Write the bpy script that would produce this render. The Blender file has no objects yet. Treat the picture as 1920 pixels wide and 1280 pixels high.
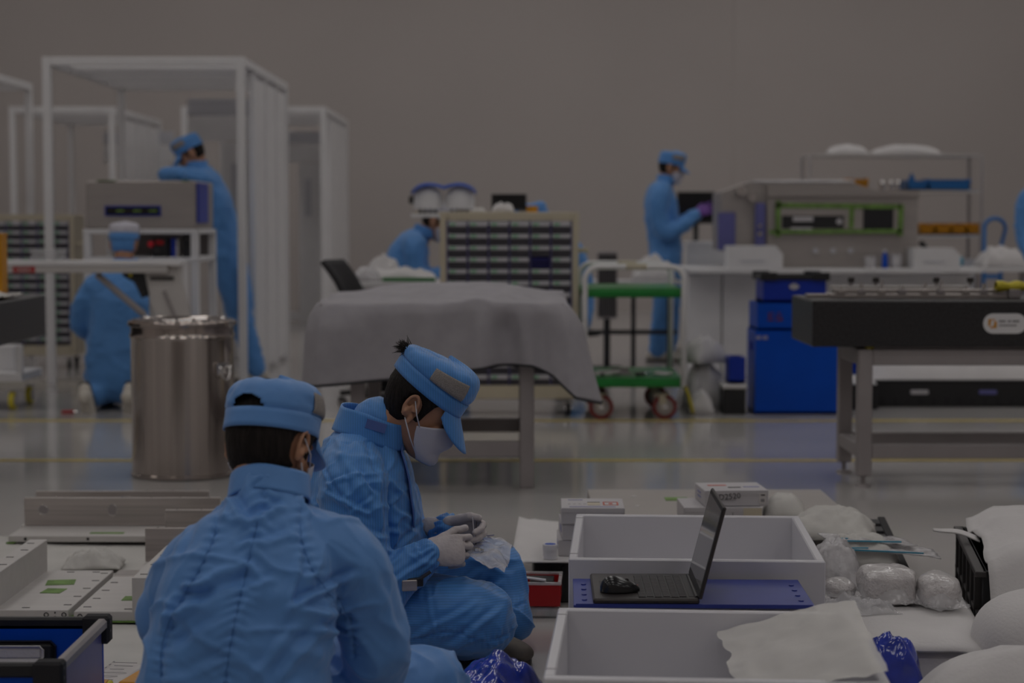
import bpy, bmesh, math, random
import numpy as np
from mathutils import Vector, Matrix, noise as mnoise

random.seed(7)
SC = bpy.context.scene
COL = SC.collection
V = Vector

# ------------------------------------------------------------------ camera
FPX = 3500.0            # focal length in pixels of the 1920 px wide frame
CAMH = 1.15
PITCH = math.atan(225.0 / FPX)
cam_d = bpy.data.cameras.new('camera')
cam_d.sensor_width = 36.0
cam_d.lens = FPX / 1920.0 * 36.0
cam_d.clip_end = 120
cam_d.dof.use_dof = True
cam_d.dof.focus_distance = 4.72
cam_d.dof.aperture_fstop = 3.0
cam = bpy.data.objects.new('camera', cam_d)
cam.location = (0, 0, CAMH)
cam.rotation_euler = (math.pi / 2 - PITCH, 0, 0)
COL.objects.link(cam)
SC.camera = cam

# ------------------------------------------------------------------ world, exposure
world = bpy.data.worlds.new('world')
SC.world = world
world.use_nodes = True
world.node_tree.nodes['Background'].inputs[0].default_value = (0.9, 0.93, 1.0, 1)
world.node_tree.nodes['Background'].inputs[1].default_value = 0.02
SC.view_settings.view_transform = 'Standard'
SC.view_settings.look = 'None'
SC.view_settings.gamma = 1.0
SC.view_settings.use_curve_mapping = False
SC.view_settings.exposure = -2.78
LED_STRENGTH = 17.0
SC.cycles.max_bounces = 6
SC.cycles.diffuse_bounces = 3
SC.cycles.glossy_bounces = 3
SC.cycles.transmission_bounces = 4
SC.cycles.transparent_max_bounces = 8
SC.cycles.caustics_reflective = False
SC.cycles.caustics_refractive = False


def at(px, py, Y):
    """point on the plane y = Y that stands at this pixel of the 1920x1280 frame"""
    u = (px - 960.0) / FPX
    v = (640.0 - py) / FPX
    dy = math.cos(PITCH) + v * math.sin(PITCH)
    dz = -math.sin(PITCH) + v * math.cos(PITCH)
    t = Y / dy
    return Vector((u * t, Y, CAMH + dz * t))


# ------------------------------------------------------------------ materials
MATS = {}


def mat(name, col, rough=0.5, metal=0.0, var=0.0, vscale=6.0, bump=0.0, bscale=40.0, coat=0.0,
        alpha=1.0, trans=0.0, emit=0.0, sheen=0.0, spec=0.5, stretch=None, ior=1.45, sss=0.0, thin=False):
    m = bpy.data.materials.new(name)
    m.use_nodes = True
    nt = m.node_tree
    b = nt.nodes['Principled BSDF']
    b.inputs['Base Color'].default_value = (*col, 1)
    b.inputs['Roughness'].default_value = rough
    b.inputs['Metallic'].default_value = metal
    b.inputs['Specular IOR Level'].default_value = spec
    b.inputs['IOR'].default_value = ior
    b.inputs['Coat Weight'].default_value = coat
    b.inputs['Coat Roughness'].default_value = 0.08
    b.inputs['Alpha'].default_value = alpha
    b.inputs['Transmission Weight'].default_value = trans
    if sss:
        b.inputs['Subsurface Weight'].default_value = sss
        b.inputs['Subsurface Radius'].default_value = (0.01, 0.004, 0.002)
    if sheen:
        b.inputs['Sheen Weight'].default_value = sheen
        b.inputs['Sheen Roughness'].default_value = 0.5
        b.inputs['Sheen Tint'].default_value = (0.75, 0.85, 1.0, 1)
    if emit:
        b.inputs['Emission Color'].default_value = (*col, 1)
        b.inputs['Emission Strength'].default_value = emit
    tc = mp = None
    if var or bump:
        tc = nt.nodes.new('ShaderNodeTexCoord')
        mp = nt.nodes.new('ShaderNodeMapping')
        if stretch:
            mp.inputs['Scale'].default_value = stretch
        nt.links.new(tc.outputs['Object'], mp.inputs['Vector'])
    if var:
        n = nt.nodes.new('ShaderNodeTexNoise')
        n.inputs['Scale'].default_value = vscale
        n.inputs['Detail'].default_value = 2
        nt.links.new(mp.outputs[0], n.inputs['Vector'])
        r = nt.nodes.new('ShaderNodeMapRange')
        r.inputs['From Min'].default_value = 0.3
        r.inputs['From Max'].default_value = 0.7
        r.inputs['To Min'].default_value = 1 - var
        r.inputs['To Max'].default_value = 1 + var
        nt.links.new(n.outputs['Fac'], r.inputs['Value'])
        mx = nt.nodes.new('ShaderNodeMix')
        mx.data_type = 'RGBA'
        mx.blend_type = 'MULTIPLY'
        mx.inputs['Factor'].default_value = 1
        mx.inputs['A'].default_value = (*col, 1)
        nt.links.new(r.outputs[0], mx.inputs['B'])
        nt.links.new(mx.outputs['Result'], b.inputs['Base Color'])
    if bump:
        n2 = nt.nodes.new('ShaderNodeTexNoise')
        n2.inputs['Scale'].default_value = bscale
        n2.inputs['Detail'].default_value = 2
        nt.links.new(mp.outputs[0], n2.inputs['Vector'])
        bn = nt.nodes.new('ShaderNodeBump')
        bn.inputs['Strength'].default_value = bump
        bn.inputs['Distance'].default_value = 0.01
        nt.links.new(n2.outputs['Fac'], bn.inputs['Height'])
        nt.links.new(bn.outputs[0], b.inputs['Normal'])
    MATS[name] = m
    return m


def add_stripes(m, axis, pitch, amount):
    """fine woven lines of the antistatic cloth, multiplied into the colour"""
    nt = m.node_tree
    b = nt.nodes['Principled BSDF']
    src = b.inputs['Base Color'].links[0].from_socket if b.inputs['Base Color'].links else None
    tc = nt.nodes.new('ShaderNodeTexCoord')
    w = nt.nodes.new('ShaderNodeTexWave')
    w.wave_type = 'BANDS'
    w.bands_direction = axis
    w.inputs['Scale'].default_value = 0.314 / pitch
    w.inputs['Distortion'].default_value = 0.6
    w.inputs['Detail'].default_value = 1
    nt.links.new(tc.outputs['Object'], w.inputs['Vector'])
    r = nt.nodes.new('ShaderNodeMapRange')
    r.inputs['From Min'].default_value = 0.0
    r.inputs['From Max'].default_value = 0.35
    r.inputs['To Min'].default_value = 1 - amount
    r.inputs['To Max'].default_value = 1.0
    nt.links.new(w.outputs['Fac'], r.inputs['Value'])
    mx = nt.nodes.new('ShaderNodeMix')
    mx.data_type = 'RGBA'
    mx.blend_type = 'MULTIPLY'
    mx.inputs['Factor'].default_value = 1
    if src:
        nt.links.new(src, mx.inputs['A'])
    else:
        mx.inputs['A'].default_value = b.inputs['Base Color'].default_value
    nt.links.new(r.outputs[0], mx.inputs['B'])
    nt.links.new(mx.outputs['Result'], b.inputs['Base Color'])


mat('wall', (0.52, 0.475, 0.455), 0.9, var=0.02, vscale=0.6)
mat('ceiling', (0.7, 0.7, 0.7), 0.9)
mat('led', (1.0, 0.97, 0.95), emit=1.0)
MATS['led'].node_tree.nodes['Principled BSDF'].inputs['Emission Strength'].default_value = LED_STRENGTH
mat('floor', (0.50, 0.48, 0.47), 0.11, var=0.05, vscale=1.3, bump=0.015, bscale=3.0, spec=0.6)
mat('line_yellow', (0.55, 0.42, 0.10), 0.3, var=0.1, vscale=20)
mat('white_paint', (0.74, 0.73, 0.74), 0.4, var=0.02)
mat('white_plastic', (0.70, 0.69, 0.73), 0.3, var=0.015, vscale=3)
mat('white_board', (0.74, 0.73, 0.74), 0.5, var=0.03)
mat('panel_grey', (0.54, 0.54, 0.58), 0.4)
mat('beige', (0.56, 0.50, 0.38), 0.45, var=0.03)
mat('steel', (0.50, 0.45, 0.42), 0.16, 1.0, var=0.12, vscale=40, stretch=(1, 1, 0.01), bump=0.10, bscale=14)
mat('steel_box', (0.40, 0.365, 0.345), 0.5, 0.55, var=0.05, vscale=20, stretch=(0.1, 1, 1))
mat('chrome', (0.75, 0.73, 0.72), 0.12, 1.0)
mat('alu', (0.47, 0.43, 0.41), 0.36, 0.65, var=0.15, vscale=55, stretch=(0.03, 0.3, 1.0), bump=0.03, bscale=80)
mat('alu_matt', (0.58, 0.555, 0.54), 0.5, 0.25, var=0.03, vscale=30, stretch=(0.1, 1, 1))
mat('grey_metal', (0.33, 0.30, 0.30), 0.5, 0.1, var=0.05)
mat('dark_metal', (0.06, 0.055, 0.055), 0.45, 0.3)
mat('granite', (0.028, 0.027, 0.029), 0.34, var=0.5, vscale=120)
mat('cloth_grey', (0.36, 0.345, 0.37), 0.75, var=0.06, vscale=12, bump=0.6, bscale=9)
mat('piping', (0.03, 0.03, 0.035), 0.7)
mat('black', (0.018, 0.018, 0.02), 0.45)
mat('black_soft', (0.022, 0.021, 0.024), 0.8)
mat('black_gloss', (0.015, 0.015, 0.017), 0.18)
mat('laptop', (0.040, 0.034, 0.034), 0.42, 0.2, var=0.06, vscale=40)
mat('key', (0.022, 0.019, 0.021), 0.5)
mat('screen', (0.16, 0.16, 0.17), 0.06, spec=0.9)
mat('bin_blue', (0.0015, 0.07, 0.50), 0.4, var=0.1, vscale=3, spec=0.25)
mat('bin_blue_dark', (0.001, 0.028, 0.36), 0.4, var=0.1, vscale=3)
mat('bin_pale', (0.13, 0.13, 0.34), 0.35, var=0.12, vscale=5)
mat('mat_blue', (0.035, 0.055, 0.30), 0.4, var=0.12, vscale=7)
mat('bag_blue', (0.02, 0.045, 0.40), 0.15, var=0.4, vscale=14, coat=0.6)
mat('green', (0.015, 0.20, 0.035), 0.35, var=0.1)
mat('green_tape', (0.15, 0.27, 0.06), 0.6, var=0.25, vscale=25)
mat('red', (0.42, 0.012, 0.015), 0.35, var=0.08)
mat('wheel_red', (0.20, 0.03, 0.03), 0.5)
mat('orange', (0.62, 0.27, 0.008), 0.4, var=0.05)
mat('yellow', (0.62, 0.52, 0.04), 0.5, var=0.1)
mat('blue_paint', (0.03, 0.19, 0.52), 0.4)
mat('blue_cloth', (0.01, 0.075, 0.42), 0.7)
mat('drawer_face', (0.52, 0.51, 0.55), 0.3, var=0.05)
mat('drawer_dark', (0.075, 0.07, 0.085), 0.3)
mat('drawer_blue', (0.012, 0.012, 0.10), 0.3)
mat('drawer_rail', (0.12, 0.11, 0.26), 0.4)
mat('label_green', (0.22, 0.46, 0.28), 0.5)
mat('foam', (0.66, 0.64, 0.64), 0.85, var=0.03, bump=0.12, bscale=120)
mat('tissue', (0.57, 0.555, 0.53), 0.9, var=0.05, bump=0.15, bscale=30)
mat('paper', (0.60, 0.57, 0.56), 0.85, var=0.03)
mat('carton', (0.52, 0.50, 0.52), 0.6, var=0.03)
mat('print_blue', (0.28, 0.28, 0.46), 0.7)
mat('print_red', (0.55, 0.14, 0.10), 0.7)
mat('print_dark', (0.05, 0.045, 0.045), 0.7)
mat('print_grey', (0.26, 0.25, 0.26), 0.7)
mat('clear', (0.75, 0.74, 0.76), 0.10, alpha=0.34, spec=0.9)
mat('clear_wrap', (0.70, 0.68, 0.70), 0.16, alpha=0.62, spec=0.9, var=0.1, vscale=30, bump=0.6, bscale=45)
mat('bubble', (0.60, 0.57, 0.57), 0.4, var=0.08, vscale=25, bump=0.6, bscale=110, coat=0.5)
mat('zip_blue', (0.05, 0.30, 0.45), 0.4)
mat('skin', (0.47, 0.245, 0.15), 0.55, var=0.08, vscale=30, sss=0.08, bump=0.05, bscale=200)
mat('lip', (0.40, 0.17, 0.13), 0.5)
mat('eye', (0.6, 0.58, 0.56), 0.2)
mat('hair', (0.014, 0.011, 0.010), 0.6, spec=0.25, var=0.5, vscale=150, stretch=(1, 1, 0.1), bump=0.5, bscale=220)
mat('mask_cloth', (0.58, 0.57, 0.64), 0.85, bump=0.05, bscale=300)
mat('cap_mesh', (0.30, 0.275, 0.26), 0.8, var=0.25, vscale=400)
mat('glove', (0.56, 0.51, 0.51), 0.55, var=0.04, vscale=30, bump=0.18, bscale=90)
mat('glove_purple', (0.20, 0.08, 0.38), 0.45)
mat('shoe', (0.60, 0.56, 0.50), 0.6)
mat('sole', (0.08, 0.07, 0.06), 0.8)
mat('shoe_brown', (0.16, 0.135, 0.11), 0.6, var=0.15, vscale=30)
mat('plate_grey', (0.40, 0.37, 0.35), 0.5, 0.2, var=0.04)
mat('sheer', (0.72, 0.70, 0.67), 0.9, alpha=0.75, var=0.05)
mat('suit', (0.115, 0.30, 0.68), 0.5, var=0.05, vscale=9, sheen=0.35, bump=0.22, bscale=20)
mat('suit_far', (0.10, 0.29, 0.66), 0.62, var=0.06, vscale=7, sheen=0.2)
mat('suit_lined', (0.08, 0.285, 0.70), 0.46, var=0.05, vscale=9, sheen=0.35, bump=0.25, bscale=24)
add_stripes(MATS['suit_lined'], 'X', 0.0062, 0.22)
mat('suit_lined_leg', (0.08, 0.285, 0.70), 0.46, var=0.05, vscale=9, sheen=0.35, bump=0.25, bscale=24)
add_stripes(MATS['suit_lined_leg'], 'Z', 0.0062, 0.22)
mat('pad_patch', (0.10, 0.16, 0.42), 0.6)
mat('seam_blue', (0.07, 0.20, 0.50), 0.7)
mat('lamp_red', (0.7, 0.03, 0.05), 0.3)


m_ = mat('milky', (0.8, 0.79, 0.79), 0.6)
_nt = m_.node_tree
_tr = _nt.nodes.new('ShaderNodeBsdfTranslucent')
_tr.inputs[0].default_value = (0.85, 0.84, 0.84, 1)
_mx = _nt.nodes.new('ShaderNodeMixShader')
_mx.inputs[0].default_value = 0.8
_nt.links.new(_nt.nodes['Principled BSDF'].outputs[0], _mx.inputs[1])
_nt.links.new(_tr.outputs[0], _mx.inputs[2])
_nt.links.new(_mx.outputs[0], _nt.nodes['Material Output'].inputs['Surface'])


# ------------------------------------------------------------------ objects
def link(o, parent=None):
    COL.objects.link(o)
    if parent is not None:
        o.parent = parent
    return o


def tag(o, label=None, cat=None, group=None, kind=None):
    if label:
        o['label'] = label
    if cat:
        o['category'] = cat
    if group:
        o['group'] = group
    if kind:
        o['kind'] = kind
    return o


def thing(name, label, cat, loc=(0, 0, 0), rz=0.0, group=None):
    o = bpy.data.objects.new(name, None)
    o.empty_display_size = 0.1
    o.location = loc
    o.rotation_euler = (0, 0, rz)
    link(o)
    return tag(o, label, cat, group)


def copy_tree(o, parent=None):
    c = o.copy()
    COL.objects.link(c)
    c.parent = parent
    for ch in list(KIDS.get(o.name, [])):
        cc = copy_tree(ch, c)
        KIDS.setdefault(c.name, []).append(cc)
    return c


KIDS = {}


def basis(d, hint=(0, 0, 1)):
    d = Vector(d).normalized()
    h = Vector(hint)
    if abs(d.dot(h.normalized())) > 0.98:
        h = Vector((1, 0, 0)) if abs(d.x) < 0.9 else Vector((0, 1, 0))
    u = (h - d * h.dot(d)).normalized()
    v = d.cross(u)
    return u, v, d


class MB:
    """collects shapes of ONE part and links them as one mesh object"""

    def __init__(self):
        self.v = []
        self.f = []

    def add(self, verts, faces):
        n = len(self.v)
        self.v.extend([tuple(p) for p in verts])
        self.f.extend([tuple(i + n for i in f) for f in faces])
        return self

    def box(self, c, s, ch=None, rz=0.0, M=None):
        """box centred at c, size s, with chamfered edges"""
        hx, hy, hz = s[0] / 2, s[1] / 2, s[2] / 2
        if ch is None:
            ch = min(0.004, 0.12 * min(s))
        vs, fs = [], []
        if ch <= 0:
            vs = [(x, y, z) for x in (-hx, hx) for y in (-hy, hy) for z in (-hz, hz)]
            fs = [(0, 1, 3, 2), (4, 6, 7, 5), (0, 4, 5, 1), (2, 3, 7, 6), (0, 2, 6, 4), (1, 5, 7, 3)]
        else:
            idx = {}
            for sx in (-1, 1):
                for sy in (-1, 1):
                    for sz in (-1, 1):
                        idx[(sx, sy, sz)] = len(vs)
                        vs.append((sx * hx, sy * (hy - ch), sz * (hz - ch)))
                        vs.append((sx * (hx - ch), sy * hy, sz * (hz - ch)))
                        vs.append((sx * (hx - ch), sy * (hy - ch), sz * hz))
            I = lambda a, b, c_, k: idx[(a, b, c_)] + k
            for s_ in (-1, 1):
                fs.append((I(s_, -1, -1, 0), I(s_, 1, -1, 0), I(s_, 1, 1, 0), I(s_, -1, 1, 0)))
                fs.append((I(-1, s_, -1, 1), I(-1, s_, 1, 1), I(1, s_, 1, 1), I(1, s_, -1, 1)))
                fs.append((I(-1, -1, s_, 2), I(1, -1, s_, 2), I(1, 1, s_, 2), I(-1, 1, s_, 2)))
            for a in (-1, 1):
                for b in (-1, 1):
                    fs.append((I(a, b, -1, 0), I(a, b, 1, 0), I(a, b, 1, 1), I(a, b, -1, 1)))
                    fs.append((I(a, -1, b, 0), I(a, 1, b, 0), I(a, 1, b, 2), I(a, -1, b, 2)))
                    fs.append((I(-1, a, b, 1), I(1, a, b, 1), I(1, a, b, 2), I(-1, a, b, 2)))
            for k in idx.values():
                fs.append((k, k + 1, k + 2))
        c = Vector(c)
        R = M if M is not None else Matrix.Rotation(rz, 3, 'Z')
        vs = [c + (R @ Vector(p)) for p in vs]
        return self.add(vs, fs)

    def cyl(self, p0, p1, r0, r1=None, n=16, cap=True):
        r1 = r0 if r1 is None else r1
        p0, p1 = Vector(p0), Vector(p1)
        u, v, d = basis(p1 - p0)
        vs, fs = [], []
        for i in range(n):
            a = 2 * math.pi * i / n
            e = u * math.cos(a) + v * math.sin(a)
            vs.append(p0 + e * r0)
            vs.append(p1 + e * r1)
        for i in range(n):
            j = (i + 1) % n
            fs.append((2 * i, 2 * j, 2 * j + 1, 2 * i + 1))
        if cap:
            fs.append(tuple(2 * i for i in reversed(range(n))))
            fs.append(tuple(2 * i + 1 for i in range(n)))
        return self.add(vs, fs)

    def bar(self, p0, p1, w, h, hint=(0, 0, 1)):
        """rectangular bar from p0 to p1; h along the hint direction"""
        p0, p1 = Vector(p0), Vector(p1)
        u, v, d = basis(p1 - p0, hint)
        vs = []
        for p in (p0, p1):
            for a, b in ((-1, -1), (1, -1), (1, 1), (-1, 1)):
                vs.append(p + u * (a * h / 2) + v * (b * w / 2))
        fs = [(0, 1, 2, 3), (7, 6, 5, 4), (0, 4, 5, 1), (1, 5, 6, 2), (2, 6, 7, 3), (3, 7, 4, 0)]
        return self.add(vs, fs)

    def tube(self, pts, r, n=8, closed=False):
        pts = [Vector(p) for p in pts]
        m = len(pts)
        vs, fs = [], []
        pu = None
        for i, p in enumerate(pts):
            if closed:
                t = pts[(i + 1) % m] - pts[i - 1]
            else:
                t = pts[min(i + 1, m - 1)] - pts[max(i - 1, 0)]
            t.normalize()
            if pu is None:
                pu, _, _ = basis(t)
            pu = (pu - t * pu.dot(t)).normalized()
            w = t.cross(pu)
            rr = r[i] if isinstance(r, (list, tuple)) else r
            for k in range(n):
                a = 2 * math.pi * k / n
                vs.append(p + (pu * math.cos(a) + w * math.sin(a)) * rr)
        rng = m if closed else m - 1
        for i in range(rng):
            j = (i + 1) % m
            for k in range(n):
                l = (k + 1) % n
                fs.append((i * n + k, i * n + l, j * n + l, j * n + k))
        if not closed:
            fs.append(tuple(reversed(range(n))))
            fs.append(tuple((m - 1) * n + k for k in range(n)))
        return self.add(vs, fs)

    def lathe(self, prof, c=(0, 0, 0), n=32, closed=False):
        c = Vector(c)
        vs, fs = [], []
        m = len(prof)
        for i in range(n):
            a = 2 * math.pi * i / n
            for r, z in prof:
                vs.append(c + Vector((r * math.cos(a), r * math.sin(a), z)))
        for i in range(n):
            j = (i + 1) % n
            for k in range(m - 1):
                fs.append((i * m + k, j * m + k, j * m + k + 1, i * m + k + 1))
            if closed:
                fs.append((i * m + m - 1, j * m + m - 1, j * m, i * m))
        return self.add(vs, fs)

    def prism(self, poly, h0, h1, M=None):
        """poly in local xy, extruded from z=h0 to z=h1, then transformed by M (4x4)"""
        n = len(poly)
        vs = [Vector((x, y, h0)) for x, y in poly] + [Vector((x, y, h1)) for x, y in poly]
        if M is not None:
            vs = [M @ p for p in vs]
        fs = [tuple(reversed(range(n))), tuple(range(n, 2 * n))]
        for i in range(n):
            j = (i + 1) % n
            fs.append((i, j, n + j, n + i))
        return self.add(vs, fs)

    def grid(self, fn, nu, nv, closed_u=False):
        """fn(i/nu, j/nv) -> point"""
        vs = []
        cu = nu if closed_u else nu + 1
        for j in range(nv + 1):
            for i in range(cu):
                vs.append(Vector(fn(i / nu, j / nv)))
        fs = []
        for j in range(nv):
            for i in range(nu):
                k = (i + 1) % cu if closed_u else i + 1
                fs.append((j * cu + i, j * cu + k, (j + 1) * cu + k, (j + 1) * cu + i))
        return self.add(vs, fs)

    def build(self, name, m, parent=None, smooth=False, solid=0.0, label=None, off=(0, 0, 0), sub=0, kind=None, fix=False):
        me = bpy.data.meshes.new(name)
        o3 = Vector(off)
        me.from_pydata([tuple(Vector(p) - o3) for p in self.v], [], self.f)
        if fix:
            bm = bmesh.new()
            bm.from_mesh(me)
            bmesh.ops.recalc_face_normals(bm, faces=bm.faces)
            bm.to_mesh(me)
            bm.free()
        me.materials.append(MATS[m] if isinstance(m, str) else m)
        if smooth:
            me.polygons.foreach_set('use_smooth', [True] * len(me.polygons))
        me.update()
        o = bpy.data.objects.new(name, me)
        link(o, parent)
        if parent is not None:
            KIDS.setdefault(parent.name, []).append(o)
        if solid:
            s = o.modifiers.new('thickness', 'SOLIDIFY')
            s.thickness = solid
            s.offset = 0
        if sub:
            s = o.modifiers.new('smooth', 'SUBSURF')
            s.levels = sub
            s.render_levels = sub
        if smooth == 'auto':
            md = o.modifiers.new('edges', 'EDGE_SPLIT')
            md.split_angle = math.radians(40)
        if label:
            o['label'] = label
        if kind:
            o['kind'] = kind
        return o


def shared(src, name, parent, loc=(0, 0, 0), rot=None, m=None):
    """another object with the same mesh data (an alike piece)"""
    o = bpy.data.objects.new(name, src.data)
    link(o, parent)
    if parent is not None:
        KIDS.setdefault(parent.name, []).append(o)
    o.location = loc
    if rot:
        o.rotation_euler = rot
    if m:
        o.material_slots[0].link = 'OBJECT'
        o.material_slots[0].material = MATS[m]
    return o


def text(name, body, size, m, parent, M, extrude=0.0003):
    """flat print: one small text mesh; M maps text xy to the thing's own space"""
    cu = bpy.data.curves.new(name, 'FONT')
    cu.body = body
    cu.size = size
    cu.extrude = extrude
    cu.resolution_u = 2
    tmp = bpy.data.objects.new('tmp', cu)
    COL.objects.link(tmp)
    dg = bpy.context.evaluated_depsgraph_get()
    me = bpy.data.meshes.new_from_object(tmp.evaluated_get(dg))
    bpy.data.objects.remove(tmp)
    bpy.data.curves.remove(cu)
    me.transform(M)
    me.materials.clear()
    me.materials.append(MATS[m])
    me.name = name
    o = bpy.data.objects.new(name, me)
    link(o, parent)
    return o


def frame(o, x, y, z=None):
    """4x4 from origin and two axes"""
    x = Vector(x).normalized()
    y = Vector(y).normalized()
    z = x.cross(y).normalized()
    y = z.cross(x)
    return Matrix(((x.x, y.x, z.x, o[0]), (x.y, y.y, z.y, o[1]), (x.z, y.z, z.z, o[2]), (0, 0, 0, 1)))


def fbm(p, sc, seed=0.0, oct=3):
    q = Vector((p[0] * sc + seed, p[1] * sc - seed * 0.7, p[2] * sc + seed * 1.3))
    a, s = 1.0, 0.0
    for _ in range(oct):
        s += a * mnoise.noise(q)
        q = q * 2.03
        a *= 0.5
    return s


def catmull(P, n):
    P = np.asarray(P, float)
    m = len(P)
    if m == 2:
        t = np.linspace(0, 1, n + 1)[:, None]
        return P[0] * (1 - t) + P[1] * t
    out = []
    Q = np.vstack([2 * P[0] - P[1], P, 2 * P[-1] - P[-2]])
    for i in range(m - 1):
        p0, p1, p2, p3 = Q[i], Q[i + 1], Q[i + 2], Q[i + 3]
        for k in range(n):
            t = k / n
            out.append(0.5 * ((2 * p1) + (-p0 + p2) * t + (2 * p0 - 5 * p1 + 4 * p2 - p3) * t * t + (-p0 + 3 * p1 - 3 * p2 + p3) * t ** 3))
    out.append(P[-1])
    return np.array(out)
# ------------------------------------------------------------------ people
def limb(mb, pts, rads, hint=(0, 0, 1), n=18, sub=5, power=2.0, caps=True):
    rads = [(r, r) if not isinstance(r, (tuple, list)) else r for r in rads]
    D = np.array([[*p, *r] for p, r in zip(pts, rads)], float)
    S = catmull(D, sub)
    P = [Vector(s[:3]) for s in S]
    R = [(max(s[3], 1e-4), max(s[4], 1e-4)) for s in S]
    if caps:
        t0 = (P[0] - P[1]).normalized()
        t1 = (P[-1] - P[-2]).normalized()
        r0, r1 = min(R[0]), min(R[-1])
        pre, pr, post, po = [], [], [], []
        for k in (0.96, 0.75, 0.4):
            c = math.sqrt(1 - k * k)
            pre.append(P[0] + t0 * r0 * k)
            pr.append((R[0][0] * c, R[0][1] * c))
        for k in (0.4, 0.75, 0.96):
            c = math.sqrt(1 - k * k)
            post.append(P[-1] + t1 * r1 * k)
            po.append((R[-1][0] * c, R[-1][1] * c))
        P = pre + P + post
        R = pr + R + po
    m = len(P)
    vs, fs = [], []
    h = Vector(hint)
    for i in range(m):
        t = (P[min(i + 1, m - 1)] - P[max(i - 1, 0)])
        if t.length < 1e-9:
            t = Vector((0, 0, 1))
        t.normalize()
        u = h - t * h.dot(t)
        if u.length < 1e-4:
            u = Vector((1, 0, 0)) - t * t.x
        u.normalize()
        w = t.cross(u)
        h = u
        for k in range(n):
            a = 2 * math.pi * k / n
            ca, sa = math.cos(a), math.sin(a)
            if power != 2.0:
                ca = math.copysign(abs(ca) ** (2 / power), ca)
                sa = math.copysign(abs(sa) ** (2 / power), sa)
            vs.append(P[i] + u * (ca * R[i][0]) + w * (sa * R[i][1]))
    for i in range(m - 1):
        for k in range(n):
            l = (k + 1) % n
            fs.append((i * n + k, i * n + l, (i + 1) * n + l, (i + 1) * n + k))
    fs.append(tuple(reversed(range(n))))
    fs.append(tuple((m - 1) * n + k for k in range(n)))
    mb.add(vs, fs)


def remesh(name, mb, voxel, smooth, m, parent, base, disp=None, fac=0.5):
    """one continuous skin around all overlapping shapes of mb"""
    me = bpy.data.meshes.new('tmp')
    me.from_pydata([tuple(p) for p in mb.v], [], mb.f)
    bm = bmesh.new()
    bm.from_mesh(me)
    bmesh.ops.recalc_face_normals(bm, faces=bm.faces)
    bm.to_mesh(me)
    bm.free()
    tmp = bpy.data.objects.new('tmp', me)
    COL.objects.link(tmp)
    r = tmp.modifiers.new('r', 'REMESH')
    r.mode = 'VOXEL'
    r.voxel_size = voxel
    s = tmp.modifiers.new('s', 'SMOOTH')
    s.factor = fac
    s.iterations = smooth
    dg = bpy.context.evaluated_depsgraph_get()
    out = bpy.data.meshes.new_from_object(tmp.evaluated_get(dg))
    bpy.data.objects.remove(tmp)
    bpy.data.meshes.remove(me)
    n = len(out.vertices)
    co = np.empty(n * 3)
    out.vertices.foreach_get('co', co)
    co = co.reshape(-1, 3)
    if disp is not None:
        no = np.empty(n * 3)
        out.vertex_normals.foreach_get('vector', no)
        no = no.reshape(-1, 3)
        d = np.array([disp(p, q) for p, q in zip(co, no)])
        co = co + no * d[:, None]
    co = co - np.array(base)[None, :]
    out.vertices.foreach_set('co', co.ravel())
    out.materials.clear()
    out.materials.append(MATS[m])
    out.polygons.foreach_set('use_smooth', [True] * len(out.polygons))
    out.polygons.foreach_set('material_index', [0] * len(out.polygons))
    out.update()
    out.name = name
    o = bpy.data.objects.new(name, out)
    link(o, parent)
    KIDS.setdefault(parent.name, []).append(o)
    return o


HEAD = [(-.117, .074, .040, .016), (-.108, .088, .022, .034), (-.092, .092, -.012, .047), (-.072, .089, -.045, .056),
        (-.050, .088, -.066, .062), (-.028, .088, -.082, .067), (0.0, .087, -.092, .072), (.030, .089, -.098, .075),
        (.058, .090, -.097, .076), (.082, .081, -.088, .071), (.102, .061, -.070, .057), (.116, .034, -.042, .036), (.122, .010, -.014, .010)]
HZ = np.array([h[0] for h in HEAD])
HF = np.array([h[1] for h in HEAD])
HB = np.array([h[2] for h in HEAD])
HW = np.array([h[3] for h in HEAD])


def head_pt(a, z, off=0.0):
    """point on the skull at height z, angle a (0 = front, + = left)"""
    f, b, w = np.interp(z, HZ, HF), np.interp(z, HZ, HB), np.interp(z, HZ, HW)
    cx, rx = (f + b) / 2, (f - b) / 2
    ca, sa = math.cos(a), math.sin(a)
    p = 2.25
    ca2 = math.copysign(abs(ca) ** (2 / p), ca)
    sa2 = math.copysign(abs(sa) ** (2 / p), sa)
    return Vector((cx + ca2 * (rx + off), sa2 * (w + off), z))


def sstep(x):
    x = max(0.0, min(1.0, x))
    return x * x * (3 - 2 * x)


def head_loft(mb, off=0.0, M=None, fn=None, nu=40, nz=30, z0=-.117, z1=.122):
    vs, fs = [], []
    for j in range(nz + 1):
        z = z0 + (z1 - z0) * (0.5 - 0.5 * math.cos(math.pi * j / nz))
        for i in range(nu):
            a = 2 * math.pi * i / nu
            p = head_pt(a, z)
            o = off if fn is None else fn(p, a)
            q = head_pt(a, z, o)
            if z > 0.05:
                q.z += o * sstep((z - .05) / .06)
            vs.append(M @ q if M is not None else q)
    for j in range(nz):
        for i in range(nu):
            k = (i + 1) % nu
            fs.append((j * nu + i, j * nu + k, (j + 1) * nu + k, (j + 1) * nu + i))
    fs.append(tuple(reversed(range(nu))))
    fs.append(tuple(nz * nu + k for k in range(nu)))
    mb.add(vs, fs)


CAP_TILT = [.01, .03, 1.9, .62]


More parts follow.
